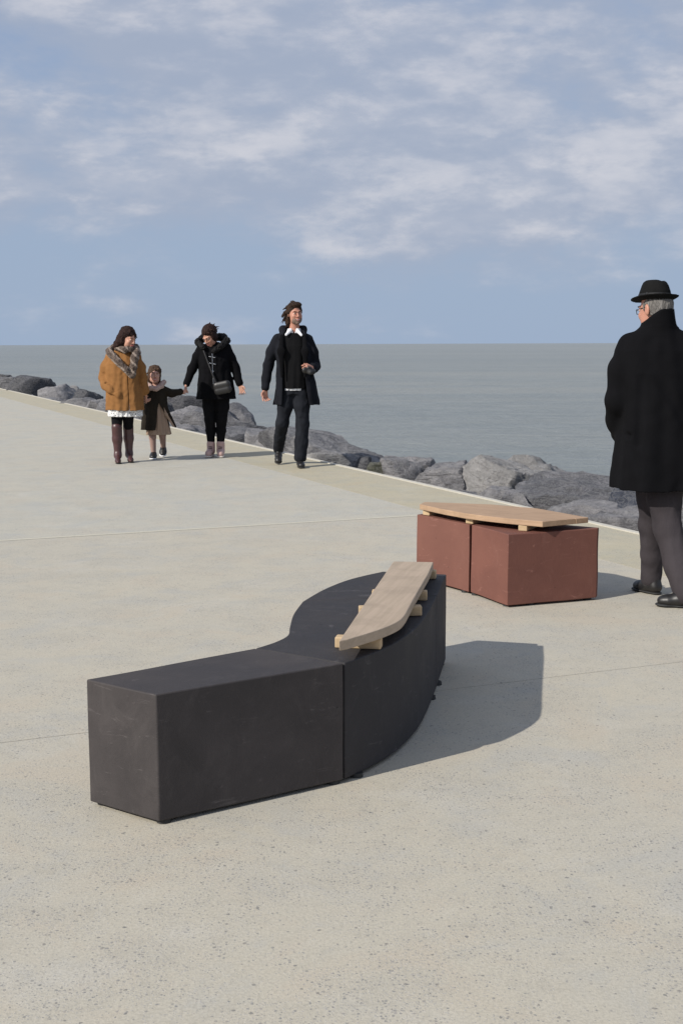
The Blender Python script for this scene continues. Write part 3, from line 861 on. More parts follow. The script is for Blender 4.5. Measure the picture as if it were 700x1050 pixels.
M['skin'] = skin('skin', (0.50, 0.28, 0.20))
M['skin_ruddy'] = skin('ruddy_skin', (0.47, 0.24, 0.17))
M['skin_child'] = skin('child_skin', (0.52, 0.31, 0.24))
M['eye_white'] = plain('eye_white', (0.70, 0.68, 0.65), 0.25, var=0.03)
M['iris'] = plain('dark_iris', (0.03, 0.02, 0.015), 0.2)
M['lip'] = plain('lip', (0.42, 0.15, 0.13), 0.45, var=0.05)
M['lip_red'] = plain('red_lip', (0.45, 0.08, 0.09), 0.4, var=0.05)
M['hair_brown'] = hairmat('brown_hair', (0.012, 0.007, 0.005), (0.050, 0.028, 0.017))
M['hair_child'] = hairmat('light_brown_hair', (0.030, 0.018, 0.012), (0.11, 0.065, 0.042))
M['hair_dark'] = hairmat('dark_hair', (0.014, 0.009, 0.008), (0.055, 0.033, 0.026))
M['hair_auburn'] = hairmat('auburn_hair', (0.010, 0.0055, 0.005), (0.040, 0.018, 0.014))
M['hair_grey'] = hairmat('grey_hair', (0.085, 0.08, 0.075), (0.26, 0.245, 0.23))
M['beard'] = plain('stubble', (0.20, 0.13, 0.10), 0.8, var=0.3, scale=160)
M['ochre'] = cloth('ochre_wool', (0.215, 0.103, 0.037), (0.290, 0.140, 0.052), bs=0.35)
M['black_wool'] = cloth('black_wool', (0.006, 0.006, 0.007), (0.012, 0.011, 0.013))
M['coat_black'] = cloth('black_overcoat', (0.0028, 0.0028, 0.0035), (0.0065, 0.0065, 0.0078), fold=5, bs=0.35)
M['coat_blue'] = cloth('blueblack_coat', (0.007, 0.0075, 0.010), (0.015, 0.016, 0.021))
M['knit'] = cloth('black_knit', (0.005, 0.005, 0.0055), (0.010, 0.010, 0.011), weave=150)
M['child_coat'] = cloth('dark_brown_coat', (0.016, 0.013, 0.010), (0.030, 0.025, 0.019))
M['white'] = cloth('white_cotton', (0.70, 0.71, 0.74), (0.80, 0.80, 0.82), bs=0.25)
M['denim'] = cloth('dark_denim', (0.008, 0.009, 0.012), (0.022, 0.024, 0.030), fold=14)
M['black_trouser'] = cloth('black_trouser', (0.005, 0.005, 0.006), (0.011, 0.011, 0.012), fold=14)
M['grey_trouser'] = cloth('grey_trouser', (0.037, 0.032, 0.035), (0.064, 0.056, 0.061), fold=7, stretch=(1, 1, 0.3), bs=0.6)
M['fur_black'] = hairmat('black_fur', (0.004, 0.004, 0.0045), (0.016, 0.015, 0.015), (1, 1, 1))
M['fur_pink'] = hairmat('pinkish_fur', (0.34, 0.24, 0.21), (0.60, 0.46, 0.41), (1, 1, 1))
M['dress'] = cloth('tan_dress', (0.27, 0.19, 0.14), (0.38, 0.28, 0.21), bs=0.3)
M['tights'] = cloth('pinkish_tights', (0.30, 0.20, 0.17), (0.38, 0.26, 0.22), bs=0.15)
M['boot'] = plain('burgundy_leather', (0.060, 0.020, 0.019), 0.42, var=0.35, scale=18, spec=0.7)
M['leather'] = plain('black_leather', (0.011, 0.010, 0.010), 0.45, var=0.3, scale=20, spec=0.6)
M['pink_boot'] = plain('pale_pink_leather', (0.52, 0.35, 0.31), 0.6, var=0.15, scale=25)
M['sole'] = plain('cream_sole', (0.62, 0.56, 0.50), 0.7, var=0.1)
M['steel'] = plain('steel', (0.6, 0.6, 0.6), 0.25, 1.0, var=0.05)
M['felt'] = cloth('black_felt', (0.006, 0.006, 0.006), (0.012, 0.012, 0.012), fold=20, bs=0.15)
M['ribbon'] = plain('black_ribbon', (0.004, 0.004, 0.005), 0.7)

m_, t, p = new_mat('patterned_skirt')
co = t.node('ShaderNodeTexCoord').outputs['Object']
v = t.n.new('ShaderNodeTexVoronoi'); t.l.new(co, v.inputs['Vector']); v.inputs['Scale'].default_value = 55
t.set(p, 'Base Color', t.mix(t.math('LESS_THAN', v.outputs['Distance'], 0.33), (0.74, 0.74, 0.72), (0.12, 0.12, 0.13)))
t.set(p, 'Roughness', 0.85); M['skirt'] = m_
m_, t, p = new_mat('mottled_scarf')
co = t.node('ShaderNodeTexCoord').outputs['Object']
a = t.noise(t.mapping(co, (1, 1, 1)), 38, 5, 0.75, 0.8)
st = t.n.new('ShaderNodeTexWave'); st.wave_type = 'BANDS'; st.bands_direction = 'DIAGONAL'
t.l.new(t.mapping(co, (1.0, 0.1, 1.0)), st.inputs['Vector']); st.inputs['Scale'].default_value = 6.0; st.inputs['Distortion'].default_value = 3.0
c = t.mix(t.ramp(a, 0.35, 0.65), (0.045, 0.030, 0.024), (0.16, 0.12, 0.095))
c = t.mix(t.math('MULTIPLY', t.ramp(st.outputs[0], 0.70, 0.9), 0.5), c, (0.42, 0.34, 0.28))
t.set(p, 'Base Color', c); t.set(p, 'Roughness', 0.95); bump(t, p, a, 0.9, 0.01); M['scarf'] = m_


def shoe(root, ankle, toe, m, sole_m=None, w=0.045, h=0.075, shaft=0.10, heel=0.0, pitch_lift=0.0):
    """leather shoe from ankle point to toe tip, with its sole as a part of it; toe z and ankle z set the pitch"""
    a = V3(*ankle); t_ = V3(*toe); d = t_ - a; dh = V3(d[0], d[1], 0); L = np.linalg.norm(dh); dh /= L
    L = L + 0.055
    tilt = math.atan2(t_[2] - (a[2] - h), np.linalg.norm(d[:2]))
    yaw = math.degrees(math.atan2(dh[0], -dh[1]))
    heelp = t_ - (dh * math.cos(tilt) + V3(0, 0, math.sin(tilt))) * L
    F = Frame(heelp, yaw, -math.degrees(tilt))
    # local: -y is forward, z up, origin under the heel
    pr = [cone((0, -0.040, 0.034), (0, -0.10, 0.036), 0.033, 0.036, (1, 1, 1)), cone((0, -0.09, 0.036), (0, -L + 0.052, 0.026), 0.037, 0.027, (0.85, 1, 1)),
          cone((0, -L + 0.070, 0.026), (0, -L + 0.040, 0.024), 0.034, 0.022, (0.85, 1, 1.2)), cone((0, -0.045, 0.04), (0, -0.052, h + shaft * 0.4), 0.035, 0.036)]
    pr = [F(q) for q in pr]
    ft = small('shoe', pr, m, root, 0.004, 0.02, 0.02)
    so = [F(cone((0, -0.036, 0.004), (0, -0.085, 0.004), 0.034, 0.031, (1, 1, 4))), F(cone((0, -0.085, 0.004), (0, -L + 0.055, 0.004), 0.031, 0.037, (1, 1, 4.2))),
          F(cone((0, -L + 0.055, 0.004), (0, -L + 0.040, 0.004), 0.037, 0.030, (1, 1, 4.2)))]
    if heel:
        so.append(F(cone((0, -0.035, 0.0), (0, -0.035, -heel + 0.01), 0.028, 0.022)))
    small('sole', so, sole_m or M['rubber'], ft, 0.004, 0.008, 0.02)
    return ft


def locks(f, F, n, seed, region, length, rad, wind=(0.3, 0.2, -0.7), spread=0.5):
    """clumps of hair that start on the skull and are carried by the wind"""
    r = np.random.default_rng(seed)
    for i in range(n):
        u = region(r)
        c = V3(0, 0.018, 0.036); s = V3(u[0] * 0.078, u[1] * 0.096, u[2] * 0.086) + c
        w = V3(*wind) + r.normal(size=3) * spread
        w /= np.linalg.norm(w)
        L = length * r.uniform(0.5, 1.2)
        n_ = s - c; n_ /= np.linalg.norm(n_)
        p1 = s + (w * 0.7 + n_ * 0.35) * L * 0.5; p2 = p1 + w * L * 0.5 + r.normal(size=3) * 0.008
        f.add(F(cone(s, p1, rad, rad * 0.7)), 0.006); f.add(F(cone(p1, p2, rad * 0.7, rad * 0.25)), 0.004)


def reg(fn):
    def g(r):
        while True:
            u = r.normal(size=3); u /= np.linalg.norm(u)
            if fn(u): return u
    return g


# ============================================================ tall man in an open coat
P1 = empty('person', (-0.59, 14.41, 0))
tag(P1, 'tall smiling man in an open black coat and white collar, holding a camera', 'man')
HF = Frame((0.078, -0.02, 1.712), 20, 0, -4)
f = Field((-0.36, -0.42, 0.10), (0.44, 0.40, 1.90), 0.0048)
head(f, HF, smile=1.0)
f.add(cone(HF.pt((0, 0.02, -0.05)), (0.062, 0.02, 1.50), 0.052, 0.060), 0.02)
f.add(prof([(0.88, 0.062, 0, 0.14, 0.09), (1.10, 0.058, 0, 0.13, 0.09), (1.35, 0.05, 0.01, 0.150, 0.09), (1.45, 0.05, 0.015, 0.11, 0.06), (1.52, 0.055, 0.02, 0.06, 0.05)]), 0.04)
f.chain([(-0.13, 0.01, 1.44), (-0.225, 0.03, 1.14), (-0.262, -0.03, 0.885)], [0.045, 0.036, 0.026], 0.02)
f.chain([(0.195, 0.012, 1.40), (0.285, 0.06, 1.13), (0.265, -0.19, 1.115)], [0.038, 0.032, 0.025], 0.02)
hand(f, (-0.263, -0.035, 0.875), (-0.04, -0.12, -1), (0.35, -0.6, 0), 1, 0.42, 1.04)
hand(f, (0.268, -0.205, 1.115), (-0.55, -0.75, 0.12), (-0.5, 0.3, -0.3), -1, 0.8, 1.04)
f.chain([(-0.02, 0, 0.88), (-0.075, 0.0, 0.50), (-0.138, 0.31, 0.16)], [0.07, 0.045, 0.032], 0.02)
f.chain([(0.14, 0, 0.88), (0.15, -0.05, 0.48), (0.125, -0.13, 0.11)], [0.07, 0.045, 0.032], 0.02)
f.mesh('body', M['skin_ruddy'], P1)
face_parts(HF, P1, M['hair_brown'], M['iris'], M['lip'], 1.0)
# stubble on jaw and chin, lying just on the skin
g = Field((-0.1, -0.2, 1.5), (0.25, 0.15, 1.75), 0.003)
g.add(HF(ell((0, -0.032, -0.058), (0.0625, 0.0645, 0.057))), 0.01)
g.add(HF(ell((0, -0.072, -0.094), (0.022, 0.021, 0.018))), 0.012)
g.sub(HF(ell((0, -0.06, -0.018), (0.085, 0.10, 0.033))), 0.008)
g.sub(HF(ell((0, -0.100, -0.060), (0.026, 0.030, 0.013))), 0.004)
g.mesh('stubble', M['beard'], P1)
# hair: swept back, collar long, blown out to the image left
h_ = Field((-0.18, -0.24, 1.50), (0.30, 0.26, 1.95), 0.0036)
h_.add(HF(ell((0, 0.028, 0.050), (0.086, 0.100, 0.090))), 0.01)
h_.add(HF(ell((-0.02, 0.075, -0.02), (0.075, 0.05, 0.09))), 0.03)
h_.add(HF(ell((-0.075, 0.055, -0.05), (0.030, 0.050, 0.090))), 0.03)
h_.add(HF(ell((0.01, -0.040, 0.102), (0.062, 0.050, 0.034))), 0.02)
locks(h_, HF, 12, 8, reg(lambda u: u[1] < -0.3 and u[2] > 0.55), 0.06, 0.013, (-0.5, 0.6, 0.35), 0.25)
locks(h_, HF, 60, 3, reg(lambda u: u[1] > -0.1 and u[2] > -0.6), 0.070, 0.014, (-0.35, 0.6, -0.6), 0.22)
locks(h_, HF, 16, 5, reg(lambda u: u[2] > 0.55), 0.05, 0.016, (-0.2, 0.8, 0.15), 0.25)
locks(h_, HF, 18, 9, reg(lambda u: u[0] < -0.45 and u[1] > 0.05 and u[2] < 0.2), 0.11, 0.013, (-0.42, 0.2, -0.8), 0.18)
h_.sub(HF(ell((0, -0.095, -0.020), (0.064, 0.072, 0.098))), 0.008)
h_.disp(0.0032, 330, 1.0, (1, 1, 0.35))
h_.mesh('hair', M['hair_brown'], P1)
# shirt collar and hem
c_ = Field((-0.12, -0.20, 1.42), (0.24, 0.16, 1.62), 0.0035)
c_.add(prof([(1.475, 0.055, -0.005, 0.095, 0.085), (1.555, 0.066, 0.0, 0.070, 0.068)], 2.0), 0.01)
c_.add(cone((0.03, -0.085, 1.535), (-0.02, -0.125, 1.485), 0.022, 0.014, (1, 2.2, 1)), 0.01)
c_.add(cone((0.10, -0.085, 1.535), (0.15, -0.120, 1.480), 0.022, 0.014, (1, 2.2, 1)), 0.01)
c_.sub(prof([(1.46, 0.055, 0.0, 0.070, 0.06), (1.60, 0.068, 0.0, 0.060, 0.058)], 2.0), 0.004)
c_.sub(wedge([(1.44, 0.066, 0.004), (1.50, 0.066, 0.008), (1.58, 0.066, 0.034)], -0.03), 0.004)
c_.mesh('shirt_collar', M['white'], P1)
s2 = Field((-0.16, -0.2, 0.82), (0.30, 0.2, 0.96), 0.0045)
s2.add(prof([(0.862, 0.062, 0, 0.145, 0.118), (0.95, 0.062, 0, 0.15, 0.118)], 2.2, 0.003, 7), 0.01)
s2.mesh('shirt_hem', M['white'], P1)
sw = Field((-0.22, -0.24, 0.86), (0.34, 0.22, 1.56), 0.005)
sw.add(prof([(0.885, 0.062, 0, 0.160, 0.130), (0.95, 0.062, 0, 0.165, 0.138), (1.15, 0.058, 0, 0.165, 0.135), (1.36, 0.052, 0, 0.180, 0.128), (1.46, 0.05, 0, 0.155, 0.105), (1.505, 0.06, -0.005, 0.10, 0.088)], 2.2, 0.003, 6), 0.02)
sw.disp(0.003, 30, 2.0)
sw.mesh('sweater', M['knit'], P1)
# trousers
tr = Field((-0.28, -0.32, 0.06), (0.32, 0.46, 0.96), 0.006)
tr.add(prof([(0.82, 0.062, 0, 0.155, 0.11), (0.92, 0.062, 0, 0.150, 0.11)], 2.2), 0.03)
tr.chain([(-0.015, 0, 0.86), (-0.045, -0.02, 0.68), (-0.078, -0.005, 0.49), (-0.112, 0.16, 0.32), (-0.138, 0.315, 0.175)], [0.095, 0.085, 0.072, 0.066, 0.062], 0.03)
tr.chain([(0.14, 0, 0.86), (0.148, -0.04, 0.68), (0.155, -0.06, 0.48), (0.140, -0.09, 0.28), (0.126, -0.125, 0.115)], [0.095, 0.085, 0.074, 0.072, 0.070], 0.03)
tr.disp(0.005, 32, 0.4, (1, 1, 0.6)); tr.disp(0.003, 70, 1.4, (1, 1, 0.9))
tr.sub(ell((-0.15, 0.36, 0.12), (0.055, 0.06, 0.05)), 0.01)
tr.mesh('trousers', M['denim'], P1)
shoe(P1, (-0.138, 0.34, 0.17), (-0.137, 0.16, 0.004), M['leather'], h=0.075)
shoe(P1, (0.126, -0.115, 0.075), (0.150, -0.33, 0.012), M['leather'], h=0.070)
# coat
ct = Field((-0.38, -0.38, 0.62), (0.50, 0.36, 1.66), 0.0055)
ct.add(prof([(0.70, 0.085, 0.02, 0.258, 0.185), (0.90, 0.078, 0.015, 0.230, 0.178), (1.15, 0.062, 0.01, 0.200, 0.168), (1.34, 0.048, 0.01, 0.196, 0.160), (1.42, 0.046, 0.015, 0.180, 0.128), (1.485, 0.05, 0.02, 0.135, 0.10), (1.53, 0.055, 0.03, 0.10, 0.085)], 2.3, 0.006, 7, 0.5), 0.03)
ct.chain([(-0.118, 0.015, 1.435), (-0.188, 0.03, 1.29), (-0.235, 0.035, 1.14), (-0.255, 0.0, 1.0), (-0.266, -0.03, 0.895)], [0.066, 0.062, 0.055, 0.050, 0.047], 0.03)
ct.chain([(0.215, 0.015, 1.43), (0.272, 0.04, 1.28), (0.300, 0.06, 1.13)], [0.064, 0.060, 0.056], 0.03)
ct.chain([(0.300, 0.06, 1.13), (0.290, -0.06, 1.115), (0.270, -0.165, 1.115)], [0.056, 0.053, 0.048], 0.02)
# hood lying round the neck
ct.chain([(-0.065, -0.06, 1.475), (-0.06, 0.06, 1.54), (0.05, 0.115, 1.56), (0.16, 0.06, 1.54), (0.175, -0.06, 1.47)], [0.03, 0.048, 0.052, 0.048, 0.03], 0.02)
ct.disp(0.006, 22, 0.9, (1, 1, 0.7)); ct.disp(0.0025, 60, 3.0)
ct.sub(prof([(0.60, 0.085, 0.015, 0.245, 0.168), (0.90, 0.076, 0.01, 0.220, 0.160), (1.15, 0.062, 0.005, 0.188, 0.148), (1.34, 0.050, 0.005, 0.184, 0.138), (1.44, 0.05, 0.0, 0.158, 0.11), (1.53, 0.058, 0.0, 0.088, 0.085), (1.62, 0.066, 0.0, 0.09, 0.08)], 2.3), 0.006)
ct.sub(wedge([(0.60, 0.085, 0.165), (0.85, 0.072, 0.135), (1.15, 0.060, 0.118), (1.38, 0.056, 0.112), (1.47, 0.060, 0.092), (1.62, 0.066, 0.075)], -0.015), 0.010)
cto = ct.mesh('coat', M['coat_blue'], P1)
for s, x0, x1 in ((-1, -0.060, -0.075), (1, 0.172, 0.190)):
    small('lapel', [cone((x0 + 0.010 * s, -0.105, 1.47), (x1 + s * 0.002, -0.172, 1.30), 0.020, 0.032, (1, 3, 1)), cone((x1 + s * 0.002, -0.172, 1.30), (x1 - s * 0.004, -0.165, 1.02), 0.030, 0.014, (1, 3, 1))], M['coat_black'], cto, 0.004, 0.02, 0.02)
CF = Frame((0.235, -0.292, 1.085), 15, 8, 10)
cam_o = small('camera', [CF(cone((-0.045, 0, 0), (0.045, 0, 0), 0.034, 0.034, (1, 1.5, 1))), CF(cone((-0.012, 0, 0.035), (0.012, 0, 0.035), 0.016, 0.016))], M['leather'], None, 0.003, 0.01, 0.02)
cam_o.location = P1.location
tag(cam_o, 'small black camera held at chest height by the tall man in the open coat', 'camera')
small('lens', [CF(cone((0, -0.02, -0.004), (0, -0.075, -0.004), 0.028, 0.026))], M['rubber'], cam_o, 0.003, 0.004, 0.01)
small('lens_ring', [CF(cone((0, -0.082, -0.004), (0, -0.084, -0.004), 0.020, 0.020, (1, 3, 1)))], M['steel'], cam_o, 0.002, 0.002, 0.01)

# ============================================================ woman in the ochre coat
P2 = empty('person', (-2.555, 14.93, 0))
tag(P2, 'woman in an ochre coat, mottled scarf and burgundy boots, turned towards the child', 'woman')
HF = Frame((0.078, -0.02, 1.445), 52, 14, 6)
f = Field((-0.34, -0.34, 0.02), (0.40, 0.34, 1.62), 0.0048)
head(f, HF, female=True, smile=0.6)
f.add(cone(HF.pt((0, 0.02, -0.05)), (0.03, 0.03, 1.28), 0.045, 0.05), 0.02)
f.add(prof([(0.70, 0.01, 0, 0.15, 0.10), (0.95, 0.0, 0, 0.12, 0.09), (1.15, 0.0, 0, 0.14, 0.09), (1.24, 0.0, 0.01, 0.12, 0.07), (1.31, 0.02, 0.02, 0.05, 0.05)]), 0.04)
f.chain([(-0.13, 0.01, 1.22), (-0.23, 0.05, 1.0), (-0.13, -0.12, 0.87)], [0.04, 0.032, 0.024], 0.02)
f.chain([(0.15, 0.01, 1.22), (0.225, 0.04, 0.99), (0.248, 0.09, 0.815)], [0.04, 0.032, 0.024], 0.02)
hand(f, (0.250, 0.095, 0.805), (0.0, 0.55, -1), (0.9, 0.2, 0.1), -1, 0.75, 0.92)
f.chain([(-0.072, 0, 0.68), (-0.074, -0.05, 0.42), (-0.072, -0.05, 0.10)], [0.07, 0.045, 0.024], 0.02)
f.chain([(0.060, 0.02, 0.68), (0.037, 0.09, 0.42), (0.040, 0.09, 0.10)], [0.07, 0.043, 0.024], 0.02)
f.mesh('body', M['skin'], P2)
face_parts(HF, P2, M['hair_dark'], M['iris'], M['lip_red'])
h_ = Field((-0.20, -0.24, 1.22), (0.34, 0.30, 1.72), 0.0036)
h_.add(HF(ell((0, 0.030, 0.055), (0.092, 0.104, 0.094))), 0.01)
h_.add(HF(ell((0, 0.085, -0.03), (0.085, 0.060, 0.10))), 0.03)
h_.add(HF(ell((-0.055, 0.03, -0.03), (0.042, 0.055, 0.09))), 0.03)
h_.add(HF(ell((0.060, 0.045, -0.03), (0.035, 0.045, 0.08))), 0.03)
h_.chain([HF.pt((-0.07, 0.04, -0.02)), HF.pt((-0.085, 0.06, -0.10)), HF.pt((-0.07, 0.05, -0.15))], [0.045, 0.040, 0.020], 0.03)
locks(h_, HF, 60, 13, reg(lambda u: u[1] > -0.2 and -0.7 < u[2] < 0.55), 0.095, 0.014, (-0.12, 0.10, -1.0), 0.16)
locks(h_, HF, 20, 15, reg(lambda u: u[2] > 0.5 and u[1] > -0.2), 0.050, 0.018, (0.55, 0.45, -0.1), 0.22)
locks(h_, HF, 12, 17, reg(lambda u: u[1] < -0.35 and u[2] > 0.4 and abs(u[0]) > 0.3), 0.060, 0.013, (0.25, -0.1, -0.95), 0.16)
h_.disp(0.006, 85, 4.0)
h_.sub(HF(ell((0.004, -0.105, -0.025), (0.058, 0.075, 0.088))), 0.008)
h_.disp(0.0036, 300, 2.0, (1, 1, 0.5))
h_.mesh('hair', M['hair_auburn'], P2)
tg = Field((-0.22, -0.2, 0.36), (0.22, 0.2, 0.66), 0.005)
tg.add(cone((-0.074, 0, 0.62), (-0.074, -0.05, 0.38), 0.075, 0.055), 0.01)
tg.add(cone((0.052, 0.02, 0.62), (0.036, 0.09, 0.38), 0.075, 0.053), 0.01)
tg.mesh('tights', M['black_trouser'], P2)
sk = Field((-0.28, -0.26, 0.48), (0.32, 0.26, 0.74), 0.005)
sk.add(prof([(0.545, 0.02, 0, 0.200, 0.150), (0.70, 0.016, 0, 0.19, 0.15)], 2.2, 0.009, 9, 1.0), 0.01)
sk.sub(prof([(0.50, 0.02, 0, 0.186, 0.136), (0.66, 0.016, 0, 0.176, 0.136)], 2.2, 0.009, 9, 1.0), 0.003)
sk.mesh('skirt', M['skirt'], P2)
for (x, y, tx) in ((-0.074, -0.05, -0.050), (0.036, 0.09, 0.075)):
    b_ = small('boot', [cone((x, y, 0.42), (x, y + 0.012, 0.28), 0.062, 0.058), cone((x, y + 0.012, 0.28), (x + 0.004, y, 0.10), 0.056, 0.040),
                        cone((x + 0.004, y, 0.10), (x + 0.006, y - 0.015, 0.085), 0.042, 0.040), cone((x + 0.006, y - 0.02, 0.085), (tx, y - 0.115, 0.034), 0.038, 0.028, (1, 1, 1)),
                        cone((tx, y - 0.115, 0.034), (tx + 0.008, y - 0.155, 0.024), 0.030, 0.018, (1, 1, 1.2))], M['boot'], P2, 0.0045, 0.025, 0.02)
    small('heel', [cone((x + 0.004, y + 0.018, 0.065), (x + 0.004, y + 0.022, 0.010), 0.024, 0.015)], M['rubber'], b_, 0.0035, 0.004, 0.01)
    small('sole', [cone((x + 0.006, y - 0.04, 0.030), (tx + 0.006, y - 0.115, 0.006), 0.024, 0.033, (1, 1, 4)), cone((tx + 0.006, y - 0.115, 0.006), (tx + 0.008, y - 0.150, 0.006), 0.032, 0.022, (1, 1, 4))], M['rubber'], b_, 0.0035, 0.004, 0.01)
ct = Field((-0.40, -0.34, 0.54), (0.42, 0.34, 1.44), 0.0052)
ct.add(prof([(0.620, 0.020, 0, 0.218, 0.180), (0.80, 0.012, 0, 0.208, 0.172), (0.98, 0.004, 0, 0.192, 0.160), (1.16, 0.0, 0, 0.186, 0.145), (1.25, 0.0, 0.01, 0.168, 0.112), (1.31, 0.01, 0.02, 0.115, 0.088), (1.345, 0.02, 0.02, 0.07, 0.07)], 2.3, 0.0065, 6, 0.3), 0.03)
ct.chain([(-0.130, 0.01, 1.235), (-0.195, 0.04, 1.12), (-0.225, 0.05, 1.0)], [0.070, 0.066, 0.062], 0.03)
ct.chain([(-0.225, 0.05, 1.0), (-0.185, -0.06, 0.91), (-0.125, -0.13, 0.865)], [0.060, 0.058, 0.056], 0.02)
ct.chain([(0.150, 0.01, 1.235), (0.200, 0.03, 1.12), (0.225, 0.04, 0.99), (0.246, 0.075, 0.845)], [0.068, 0.062, 0.056, 0.050], 0.025)
ct.add(cone((-0.16, -0.16, 0.86), (-0.02, -0.185, 0.80), 0.020, 0.018, (1, 2, 1)), 0.02)
for a_, b_ in (((-0.30, -0.02, 1.03), (-0.18, -0.08, 1.00)), ((-0.30, -0.03, 0.975), (-0.17, -0.09, 0.965)), ((-0.27, -0.08, 0.915), (-0.15, -0.12, 0.94)),
               ((-0.10, -0.19, 0.90), (0.04, -0.185, 0.97)), ((-0.08, -0.19, 0.83), (0.08, -0.185, 0.90)), ((0.27, -0.02, 1.02), (0.20, -0.07, 0.99))):
    ct.sub(cone(a_, b_, 0.010, 0.004), 0.02)
ct.disp(0.0065, 24, 5.0, (1, 1, 1)); ct.disp(0.0035, 70, 1.0)
ct.sub(prof([(0.50, 0.020, 0, 0.204, 0.166), (0.66, 0.018, 0, 0.198, 0.16)], 2.3, 0.006, 6, 0.3), 0.003)
# front edge of the wrapped coat as a shallow overlap
ct.sub(wedge([(0.60, 0.098, 0.0035), (0.95, 0.088, 0.0035), (1.10, 0.082, 0.003)], -0.135), 0.003)
ct.mesh('coat', M['ochre'], P2)
sc = Field((-0.24, -0.32, 0.94), (0.30, 0.24, 1.46), 0.0045)
sc.chain([(-0.145, -0.03, 1.305), (-0.09, 0.08, 1.35), (0.03, 0.115, 1.36), (0.14, 0.07, 1.34), (0.175, -0.04, 1.29)], [0.036, 0.046, 0.048, 0.050, 0.048], 0.02)
sc.chain([(-0.145, -0.03, 1.305), (-0.105, -0.125, 1.27), (-0.02, -0.178, 1.185), (0.07, -0.192, 1.10), (0.135, -0.180, 1.02)], [0.040, 0.042, 0.040, 0.036, 0.030], 0.02)
sc.chain([(0.175, -0.04, 1.29), (0.165, -0.115, 1.23), (0.158, -0.155, 1.13), (0.150, -0.172, 1.03)], [0.048, 0.046, 0.040, 0.032], 0.02)
sc.chain([(-0.05, -0.05, 1.34), (0.05, -0.105, 1.32), (0.12, -0.07, 1.33)], [0.032, 0.036, 0.032], 0.02)
sc.disp(0.005, 90, 2.0); sc.disp(0.003, 220, 1.0)
sc.mesh('scarf', M['scarf'], P2)

# ============================================================ child
P3 = empty('person', (-2.255, 15.42, 0))
tag(P3, 'small child in a dark coat over a tan dress, walking between two women', 'child')
HF = Frame((0.008, -0.02, 1.015), 14, -2, 5, 0.88)
f = Field((-0.22, -0.36, 0.02), (0.46, 0.30, 1.16), 0.0042)
head(f, HF, female=True, smile=1.0, child=True)
f.add(cone(HF.pt((0, 0.02, -0.05)), (0.015, 0.02, 0.86), 0.036, 0.042), 0.02)
f.add(prof([(0.50, 0.03, 0, 0.10, 0.075), (0.70, 0.02, 0, 0.09, 0.07), (0.82, 0.015, 0.0, 0.095, 0.06), (0.88, 0.015, 0.01, 0.05, 0.04)]), 0.03)
f.chain([(-0.07, 0, 0.83), (-0.115, -0.06, 0.76), (-0.072, -0.20, 0.722)], [0.03, 0.024, 0.019], 0.015)
f.chain([(0.10, 0, 0.83), (0.21, 0.0, 0.79), (0.315, 0.055, 0.812)], [0.03, 0.024, 0.019], 0.015)
hand(f, (-0.068, -0.205, 0.72), (0.10, -0.9, 0.12), (-1, 0, -0.2), 1, 0.55, 0.66)
hand(f, (0.318, 0.057, 0.813), (1.0, 0.2, 0.12), (0, -1, -0.1), 1, 0.6, 0.66)
f.chain([(-0.035, 0, 0.50), (-0.034, -0.03, 0.27), (-0.030, 0.0, 0.075)], [0.045, 0.038, 0.026], 0.015)
f.chain([(0.085, 0, 0.50), (0.080, 0.02, 0.29), (0.060, 0.22, 0.11)], [0.045, 0.038, 0.026], 0.015)
f.mesh('body', M['skin_child'], P3)
face_parts(HF, P3, M['hair_brown'], M['iris'], M['lip_red'], 1.0)
tg = Field((-0.12, -0.12, 0.05), (0.16, 0.32, 0.56), 0.004)
tg.chain([(-0.035, 0, 0.50), (-0.034, -0.03, 0.27), (-0.030, 0.0, 0.075)], [0.049, 0.042, 0.030], 0.015)
tg.chain([(0.085, 0, 0.50), (0.080, 0.02, 0.29), (0.060, 0.22, 0.11)], [0.049, 0.042, 0.030], 0.015)
tg.mesh('tights', M['tights'], P3)
shoe(P3, (-0.030, 0.0, 0.055), (-0.022, -0.145, 0.006), M['leather'], M['white'], h=0.05, shaft=0.02)
shoe(P3, (0.060, 0.23, 0.11), (0.064, 0.10, 0.012), M['leather'], M['white'], h=0.05, shaft=0.02)
h_ = Field((-0.18, -0.2, 0.84), (0.22, 0.24, 1.20), 0.0034)
h_.add(HF(ell((0, 0.028, 0.050), (0.090, 0.100, 0.092))), 0.01)
h_.add(HF(ell((-0.065, 0.025, -0.04), (0.030, 0.045, 0.075))), 0.02)
h_.add(HF(ell((0.065, 0.030, -0.035), (0.026, 0.040, 0.065))), 0.02)
h_.add(HF(ell((0, 0.08, -0.03), (0.075, 0.045, 0.085))), 0.02)
locks(h_, HF, 34, 23, reg(lambda u: u[1] > -0.1 and u[2] > -0.6), 0.07, 0.012, (-0.3, 0.3, -0.8), 0.3)
locks(h_, HF, 14, 24, reg(lambda u: u[1] < -0.3 and u[2] > 0.45), 0.055, 0.012, (0.6, -0.2, -0.4), 0.35)
h_.disp(0.005, 95, 2.0)
h_.sub(HF(ell((0.0, -0.105, -0.035), (0.070, 0.078, 0.100))), 0.008)
h_.disp(0.003, 320, 4.0, (1, 1, 0.4))
h_.mesh('hair', M['hair_child'], P3)
dr = Field((-0.18, -0.2, 0.26), (0.26, 0.22, 0.86), 0.0045)
dr.add(prof([(0.295, 0.035, 0.01, 0.150, 0.125), (0.45, 0.03, 0, 0.125, 0.11), (0.62, 0.022, 0, 0.105, 0.09), (0.80, 0.015, 0, 0.10, 0.075)], 2.1, 0.008, 8, 0.2), 0.01)
